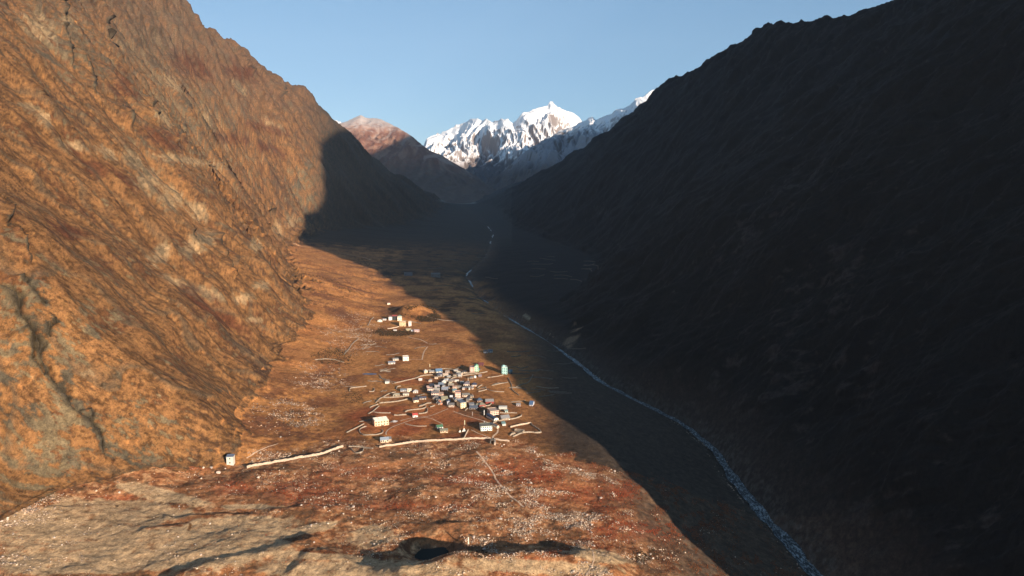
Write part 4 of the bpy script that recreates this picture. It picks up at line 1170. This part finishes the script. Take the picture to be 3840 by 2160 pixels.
HS(4, 1640,1802, 1068,1015, 'gable', (226,186,170), (180,150,146), 'low pinkish hut farthest right below the upper hamlet', 1, 3, 0, 6, group=U)
HS(4, 980,1082, 1038,1008, 'shed', (236,220,206), (206,196,186), 'small white hut farthest left below the upper hamlet', 1, 2, 0, 4, group=U)
HS(4, 790,882, 192,135, 'gable', (236,216,184), (120,60,50), 'small cream hut with a dark red roof above the upper hamlet', 1, 2, 10, 6, group=U)
HS(0, 1616,1650, 1040,1027, 'gable', (130,130,126), (120,118,112), 'long pale hut far up the shaded valley', 1, 3, 0, 9, group='shaded far huts')
HS(0, 1515,1545, 1034,1025, 'gable', (120,126,134), (110,108,104), 'grey hut far up the shaded valley left of the long pale hut', 1, 2, 0, 9, group='shaded far huts')
HS(7, 1710,1762, 612,548, 'shed', (206,196,176), (104,118,140), 'narrow white hut with a blue roof at the cliff foot', 2, 1, 4, 5)
print('houses', time.time()-T0)

# ------------------------------------------------------------------ ruin, shrine, flag poles, gate, heap, tank
def at(v, x, y):
    return ray(*vp(v, x, y))
c = at(3, 1770, 1215)
rt = tag(empty('stone_ruin', c, R(-25)), 'roofless stone ruin inside the pen at the right edge of the village', 'ruin')
MB().box(-6, 6, -3.2, -2.4, -1, 2.2).build('front_wall', DSTONE, rt); MB().box(-6, 6, 2.4, 3.2, -1, 2.9).build('back_wall', STONE, rt)
MB().box(-6, -5.2, -2.4, 2.4, -1, 3.2).build('side_wall', STONE, rt); MB().box(5.2, 6, -2.4, 2.4, -1, 2.4).build('side_wall', STONE, rt)
c = at(3, 1590, 1290)
rt = tag(empty('stone_ruin', c, R(52)), 'broken house wall leaning left of the roofless ruin', 'ruin')
MB().poly([(-6,-.6,-1),(6,-.6,-1),(6,.6,-1),(-6,.6,-1),(-6,-.4,1.2),(-2,-.4,2.8),(3,-.4,2.2),(6,-.4,.8),(-6,.4,1.2),(-2,.4,2.8),(3,.4,2.2),(6,.4,.8)],
          [(0,1,7,6,5,4),(3,8,9,10,11,2),(4,5,9,8),(5,6,10,9),(6,7,11,10),(0,4,8,3),(1,2,11,7)]).build('front_wall', STONE, rt)
MB().box(4.4, 5.4, .6, 5, -1, 1.6).build('side_wall', STONE, rt)
def shrine(c, s, label):
    rt = tag(empty('shrine', c), label, 'shrine', 'shrines by the trail')
    W = paint((244, 232, 208), .8)
    MB().box(-1.6*s, 1.6*s, -1.6*s, 1.6*s, -.5, 1.0*s).box(-1.2*s, 1.2*s, -1.2*s, 1.2*s, 1.0*s+.002, 1.6*s).build('plinth', W, rt)
    d = MB()
    for z0, z1, r0, r1 in ((1.6, 2.2, .85, 1.05), (2.2, 2.9, 1.05, .8), (2.9, 3.1, .8, .45)): d.tube(0, 0, z0*s, z1*s, r0*s, r1*s, 14)
    d.build('dome', W, rt, True)
    MB().tube(0, 0, 3.1*s, 6.0*s, .36*s, .06*s, 8).build('spire', paint((230, 140, 70)), rt)
shrine(at(3, 285, 1200), 1.25, 'white shrine with an orange spire by the trail above the long wall')
shrine(at(3, 178, 1215), .8, 'smaller white shrine left of the one with the tall orange spire')
def flagpole(c, h, colr, label):
    rt = tag(empty('flag_pole', c), label, 'flag pole', 'prayer flag poles')
    MB().tube(0, 0, -.3, h, .13, .07, 6).build('pole', paint((170, 150, 130)), rt)
    f = MB(); n = 8
    vs = []
    for i in range(n+1):
        z = h*.25 + (h*.7)*i/n
        vs += [(.12, 0, z), (.12 + .85, .16*math.sin(i*1.4), z)]
    f.poly(vs, [(2*i, 2*i+1, 2*i+3, 2*i+2) for i in range(n)]).build('flag', paint(colr), rt)
flagpole(at(3, 820, 800), 9.5, (210, 206, 200), 'tall flag pole with a long pale flag left of the pink three-storey lodge')
flagpole(at(3, 296, 1060), 8.5, (206, 200, 150), 'tall flag pole behind the white shrine')
flagpole(at(3, 505, 800), 7, (150, 130, 120), 'thin brown flag pole beside the trail left of the pink lodge')
flagpole(at(3, 820, 1020), 5, (230, 230, 226), 'short flag pole on the near side behind the green-framed lodge')
flagpole(at(2, 1830, 620), 8, (200, 170, 140), 'flag pole behind the mauve-grey hip roof')
flagpole(at(5, 2412, 320), 8, (190, 190, 200), 'flag pole left of the stone house where the trails meet')
flagpole(at(2, 605, 160), 7, (220, 210, 160), 'flag pole above the top left of the village core')
flagpole(at(6, 1228, 1160), 9, (236, 220, 190), 'lone flag pole on the rim of the dark pond hollow')
c = at(1, 1760, 1160)
rt = tag(empty('gate_passage', c), 'dark gate passage with stone jambs at the end of the long wall', 'gate')
MB().box(-3.0, -1.6, -5, 5, -1, 3.4).build('jamb', DSTONE, rt); MB().box(2.2, 4.2, -8, 5, -1, 3.2).build('jamb', PALE, rt)
MB().box(-1.6, 2.2, 1, 5, 2.6, 3.3).build('lintel', DSTONE, rt)
for v, x, y, rad, hh, cl, lab in ((2, 940, 1320, 5.0, 6.0, (214,120,66), 'orange earth heap at the foot of the village core'), (5, 990, 720, 4.5, 1.8, (190,180,170), 'grey rubble heap right of the big cream guesthouse')):
    c = at(v, x, y); m = MB(); rr_ = random.Random(3); n = 22
    vs = [(0, 0, hh)]
    for k, (q, z) in enumerate(((.25, .8), (.55, .42), (.85, .1), (1.1, -.1))):
        vs += [(rad*q*math.cos(6.2832*i/n)*rr_.uniform(.85, 1.15), rad*q*math.sin(6.2832*i/n)*rr_.uniform(.85, 1.15), hh*z*rr_.uniform(.85, 1.1)) for i in range(n)]
    fs = [(0, 1+i, 1+(i+1) % n) for i in range(n)]
    for k in range(3): fs += [(1+k*n+i, 1+(k+1)*n+i, 1+(k+1)*n+(i+1) % n, 1+k*n+(i+1) % n) for i in range(n)]
    m.poly(vs, fs); o = m.build('earth_heap', paint(cl, .95, .3)); o.location = c; tag(o, lab, 'heap')
c = at(2, 2055, 480)
o = MB().tube(0, 0, -.3, 3.2, 2.1, 2.1, 18).tube(0, 0, 3.202, 3.9, 2.1, .3, 18).build('water_tank', paint((226, 222, 206), .6)); o.location = c
tag(o, 'round white water tank in the half shade right of the village core', 'water tank')
for v, x, y, wv, dv, cl, lab in ((3, 620, 575, 5, 2.5, (240,226,222), 'white and pink tarpaulin spread beside the long red house'), (4, 1262, 852, 4, 2.2, (250,244,236), 'white cloth hung in front of the olive-cream house')):
    c = at(v, x, y)
    m = MB(); g_ = 6
    m.poly([((i/g_-.5)*wv, (j/g_-.5)*dv, .9 + .35*math.sin(i*1.7 + j)) for j in range(g_+1) for i in range(g_+1)], [(j*(g_+1)+i, j*(g_+1)+i+1, (j+1)*(g_+1)+i+1, (j+1)*(g_+1)+i) for j in range(g_) for i in range(g_)])
    o = m.build('tarpaulin', paint(cl)); o.location = c; tag(o, lab, 'tarpaulin')

# ------------------------------------------------------------------ boulders
def rock_verts(rs, sub=1):
    t = (1+5**.5)/2
    v = np.array([(-1,t,0),(1,t,0),(-1,-t,0),(1,-t,0),(0,-1,t),(0,1,t),(0,-1,-t),(0,1,-t),(t,0,-1),(t,0,1),(-t,0,-1),(-t,0,1)], float)
    v /= np.linalg.norm(v[0])
    f = [(0,11,5),(0,5,1),(0,1,7),(0,7,10),(0,10,11),(1,5,9),(5,11,4),(11,10,2),(10,7,6),(7,1,8),(3,9,4),(3,4,2),(3,2,6),(3,6,8),(3,8,9),(4,9,5),(2,4,11),(6,2,10),(8,6,7),(9,8,1)]
    for _ in range(sub):
        mid = {}; nf = []; v = list(map(tuple, v))
        def mm(a, b):
            k = (min(a, b), max(a, b))
            if k not in mid:
                p = np.array(v[a]) + np.array(v[b]); p /= np.linalg.norm(p); mid[k] = len(v); v.append(tuple(p))
            return mid[k]
        for a, b, c_ in f:
            ab, bc, ca = mm(a, b), mm(b, c_), mm(c_, a)
            nf += [(a, ab, ca), (b, bc, ab), (c_, ca, bc), (ab, bc, ca)]
        f = nf; v = np.array(v)
    v = np.array(v)
    for _ in range(7):                      # broken faces
        n = rs.normal(size=3); n /= np.linalg.norm(n); d = rs.uniform(.5, .85)
        k = np.maximum(v @ n - d, 0); v = v - k[:, None]*n
    v *= np.array([1, rs.uniform(.65, .95), rs.uniform(.5, .85)])
    return v, f
rs = np.random.RandomState(11)
BR = [paint((210,182,156), .9, .25, 1.2), paint((176,158,140), .9, .3, 1.2), paint((222,196,168), .9, .2, 1.2)]
PROTO = []
for i in range(8):
    v, f = rock_verts(rs)
    me = bpy.data.meshes.new('boulder'); me.from_pydata([tuple(p) for p in v], [], f); me.update(); me.materials.append(BR[i % 3]); PROTO.append(me)
def boulder(c, r, label, group, i):
    o = bpy.data.objects.new('boulder', PROTO[i % 8]); col.objects.link(o)
    o.location = (c[0], c[1], c[2] + r*.25); o.scale = (r, r, r); o.rotation_euler = (rs.uniform(-.25, .25), rs.uniform(-.25, .25), rs.uniform(0, 6.28))
    return tag(o, label, 'boulder', group)
BIG = [(6,870,352,22,'biggest pale boulder in the heath in front of the long wall'),(6,680,380,15,'pale boulder left of the biggest one in the heath'),(6,970,408,15,'pale boulder with a dark shadow below the biggest one'),
 (6,1242,440,11,'pale boulder left of the worn trail in the heath'),(6,1332,912,12,'white boulder on gravel above the dark pond'),(6,1855,908,12,'white boulder on gravel right of the pond hollow'),(6,2222,452,12,'white boulder near the shade line on the debris fan'),
 (6,585,215,12,'tan boulder just outside the long village wall'),(6,2395,1165,12,'white boulder above the pale sand dune at the bottom'),(6,1730,1138,12,'white boulder in the shadow behind the sand dune'),(6,1765,385,12,'flat pale boulder among red shrubs right of the trail'),
 (7,1650,672,34,'largest boulder of the cluster at the cliff foot beside the blue roofed hut'),(7,1595,632,24,'grey boulder behind the largest one at the cliff foot'),(7,1535,634,18,'leftmost boulder of the cluster at the cliff foot'),(7,1700,640,12,'small boulder touching the largest one at the cliff foot'),
 (7,1475,1214,18,'round pale boulder alone on the bottom left sand'),(7,1345,1155,14,'angular boulder above the round one on the sand'),(7,1268,1112,13,'pale boulder at the edge of the stony band on the sand'),(7,1585,1055,15,'wedge-shaped boulder casting a dark shadow on the sand'),
 (7,2370,1195,16,'pale boulder on the heath beside the long curved shadow'),(7,2118,402,14,'white boulder on the meadow behind the curved wall'),(7,1420,706,10,'small white boulder below the cliff foot cluster')]
for i, (v, x, y, wpx, lab) in enumerate(BIG):
    c = at(v, x, y)
    boulder(c, wpx/VIEWS[v][2]*c.y/F*.62, lab, None, i)
# the surface to scatter on
Pz = P
i0 = np.arange(0, NR-1); 
A_ = (np.abs(X[1:, 1:] - X[:-1, :-1]) + .02) * (np.abs(Y[1:, 1:] - Y[:-1, :-1]) + .02)
A_ = np.minimum(A_, np.percentile(A_, 99))
def mid(a): return a[:-1, :-1]
fl = mid(flat > .6) & (mid(np.abs(XC[None, :]) + 0*X) < .86)
def scatter(dens, n, seed):
    r = np.random.RandomState(seed)
    p = (dens*A_*fl).ravel().astype(np.float64); p /= p.sum()
    k = r.choice(p.size, n, p=p)
    i, j = np.unravel_index(k, A_.shape)
    a, b = r.rand(n, 1), r.rand(n, 1)
    return P[i, j] + a*(P[i+1, j]-P[i, j]) + b*(P[i, j+1]-P[i, j]), i, j
Dm = mid(deb); Sm = mid(sandm); qy = mid(QY); qx = mid(QX)
cl = sm(-.1, .6, mid(fbm(X/30, Y/22, 4.4, 3, .6)))
shade_side = mid(sm(-20, 60, -( v_shade(X, Y) - H)))         # lit ground
dn = Dm*(1 - .4*Sm)*(.12 + cl)*(1 - .85*mid(np.clip(bank_shade, 0, 1)))
pts, ii, jj = scatter(dn*(mid(X) < 170)*(qy < 2200), 278, 21)
for k, p in enumerate(pts):
    onsand = Sm[ii[k], jj[k]] > .5
    r = float(np.clip(rs.lognormal(-.12, .38), .55, 1.9))
    boulder(p, r, 'pale boulder lying on the bare sand of the foreground' if onsand else 'pale boulder lying in the heath between the long wall and the sand',
            'boulders on the sand' if onsand else 'boulders in the heath', k)
def swarm(name, pts, size, cols, label_kind, shape, seed, mat):
    r = np.random.RandomState(seed); n = len(pts)
    v0, f0 = shape; v0 = np.asarray(v0, float); f0 = np.asarray(f0)
    a = r.rand(n)*6.2832; ca, sa = np.cos(a), np.sin(a)
    s = size[:, None]*(.75 + .5*r.rand(n, 3))
    V = v0[None]*s[:, None, :]
    V = V*(1 + .35*(r.rand(n, len(v0), 1)-.5))
    x = V[..., 0]*ca[:, None] - V[..., 1]*sa[:, None]; y = V[..., 0]*sa[:, None] + V[..., 1]*ca[:, None]
    V = np.stack([x, y, V[..., 2]], -1) + pts[:, None, :]
    Fq = (f0[None] + (np.arange(n)*len(v0))[:, None, None]).reshape(-1, 3)
    me = bpy.data.meshes.new(name); me.vertices.add(V.size//3); me.vertices.foreach_set('co', V.reshape(-1).astype(np.float32))
    me.loops.add(Fq.size); me.loops.foreach_set('vertex_index', Fq.reshape(-1).astype(np.int32)); me.polygons.add(len(Fq))
    me.polygons.foreach_set('loop_start', np.arange(0, Fq.size, 3, dtype=np.int32)); me.polygons.foreach_set('loop_total', np.full(len(Fq), 3, np.int32))
    me.update(calc_edges=True)
    c4 = np.ones((n, len(v0), 4), np.float32); c4[..., :3] = cols[:, None, :]
    at_ = me.color_attributes.new('Cover', 'FLOAT_COLOR', 'POINT'); at_.data.foreach_set('color', c4.reshape(-1))
    me.materials.append(mat)
    o = bpy.data.objects.new(name, me); col.objects.link(o); o['kind'] = 'stuff'
    return o
MS = ground_mat('stone and leaf', (.5, 2.0), .3, .3)
octv = [(1,0,.1),(-1,0,.0),(0,1,0),(0,-1,.1),(0,0,.85),(.1,.1,-.6)]
octf = [(0,2,4),(2,1,4),(1,3,4),(3,0,4),(2,0,5),(1,2,5),(3,1,5),(0,3,5)]
pts, ii, jj = scatter(dn*(.1 + cl)*(qy < 2300)*(.35 + shade_side), 30000, 31)
sz = np.clip(rs.lognormal(-1.15, .5, len(pts)), .15, 1.0)
base = np.array([lin(190,164,138), lin(156,136,118), lin(120,106,94), lin(206,182,156)])[rs.randint(0, 4, len(pts))]
swarm('loose_stones', pts, sz, base, None, (octv, octf), 5, MS)
# low shrubs of the heath: tufts of pointed leaves
tv = []; tf = []
for k in range(7):
    a = 6.2832*k/7 + .3*(k % 2); rr1 = .9 if k % 2 else .55; n = len(tv)
    tv += [(.25*math.cos(a+1.2), .25*math.sin(a+1.2), -.15), (.25*math.cos(a-1.2), .25*math.sin(a-1.2), -.15), (rr1*math.cos(a), rr1*math.sin(a), .55 + .35*((k*3) % 4)/3)]
    tf.append((n, n+1, n+2))
hd = Dm*(1 - .93*Sm)*(.25 + sm(-.3, .5, mid(n1)))
pts, ii, jj = scatter(hd*(qy < 2250), 60000, 41)
sz = np.clip(rs.lognormal(-.75, .35, len(pts)), .2, 1.0)
rd = mid(np.clip(red + .3*n1, 0, 1))[ii, jj]
u_ = rs.rand(len(pts), 1)
base = np.where(u_ < .25, lin(84,58,40), np.where(u_ < .6, lin(150,92,56), lin(112,74,50)))*(1-rd[:, None]) + rd[:, None]*np.where(u_ < .3, lin(110,54,36), lin(180,80,44))
swarm('heath_shrubs', pts, sz, base, None, (tv, tf), 6, MS)
# bushes: on the knoll behind the upper hamlet, on the talus, at the dune
q = mid(blobs([(1560,1168,80,26),(1600,1190,60,20),(1430,1245,25,18),(2420,2085,60,35),(1320,1490,50,30),(1100,1570,90,40),(1400,1560,30,12),(1480,1250,90,14),(1800,2080,50,20),(650,1890,130,12),(1250,1340,100,40),(150,1880,140,22,-12),(380,1835,120,16),(750,1770,100,12)]))
pts, ii, jj = scatter(sm(.35, .8, q)*(qy < 2250)*(1 + 3*(mid(Y) > 1400)), 9000, 51)
sz = np.clip(rs.lognormal(.0, .35, len(pts)), .4, 2.4)*np.clip(mid(Y)[ii, jj]/1100, .7, 1.6)
base = np.array([lin(74,58,40), lin(92,66,46), lin(66,60,38), lin(56,44,36)])[rs.randint(0, 4, len(pts))]
swarm('bushes', pts, sz, base, None, (tv, tf), 7, MS)
# stones strewn over the talus and beside the river
q = mid(blobs([(120,1895,160,30,-10),(330,1850,100,22),(500,1800,120,18),(1060,1560,160,70),(1200,1420,120,60),(1330,1250,120,80),(1000,1700,120,20)])) + .5*mid(gr)*(mid(Y) < 1900)
pts, ii, jj = scatter(sm(.2, .8, q)*(.1 + cl)*(qy < 2250), 9000, 61)
sz = np.clip(rs.lognormal(-.5, .4, len(pts)), .3, 1.6)
base = np.array([lin(196,164,136), lin(150,130,112), lin(120,106,94)])[rs.randint(0, 3, len(pts))]
swarm('scree', pts, sz, base, None, (octv, octf), 8, MS)
print('all', time.time()-T0)
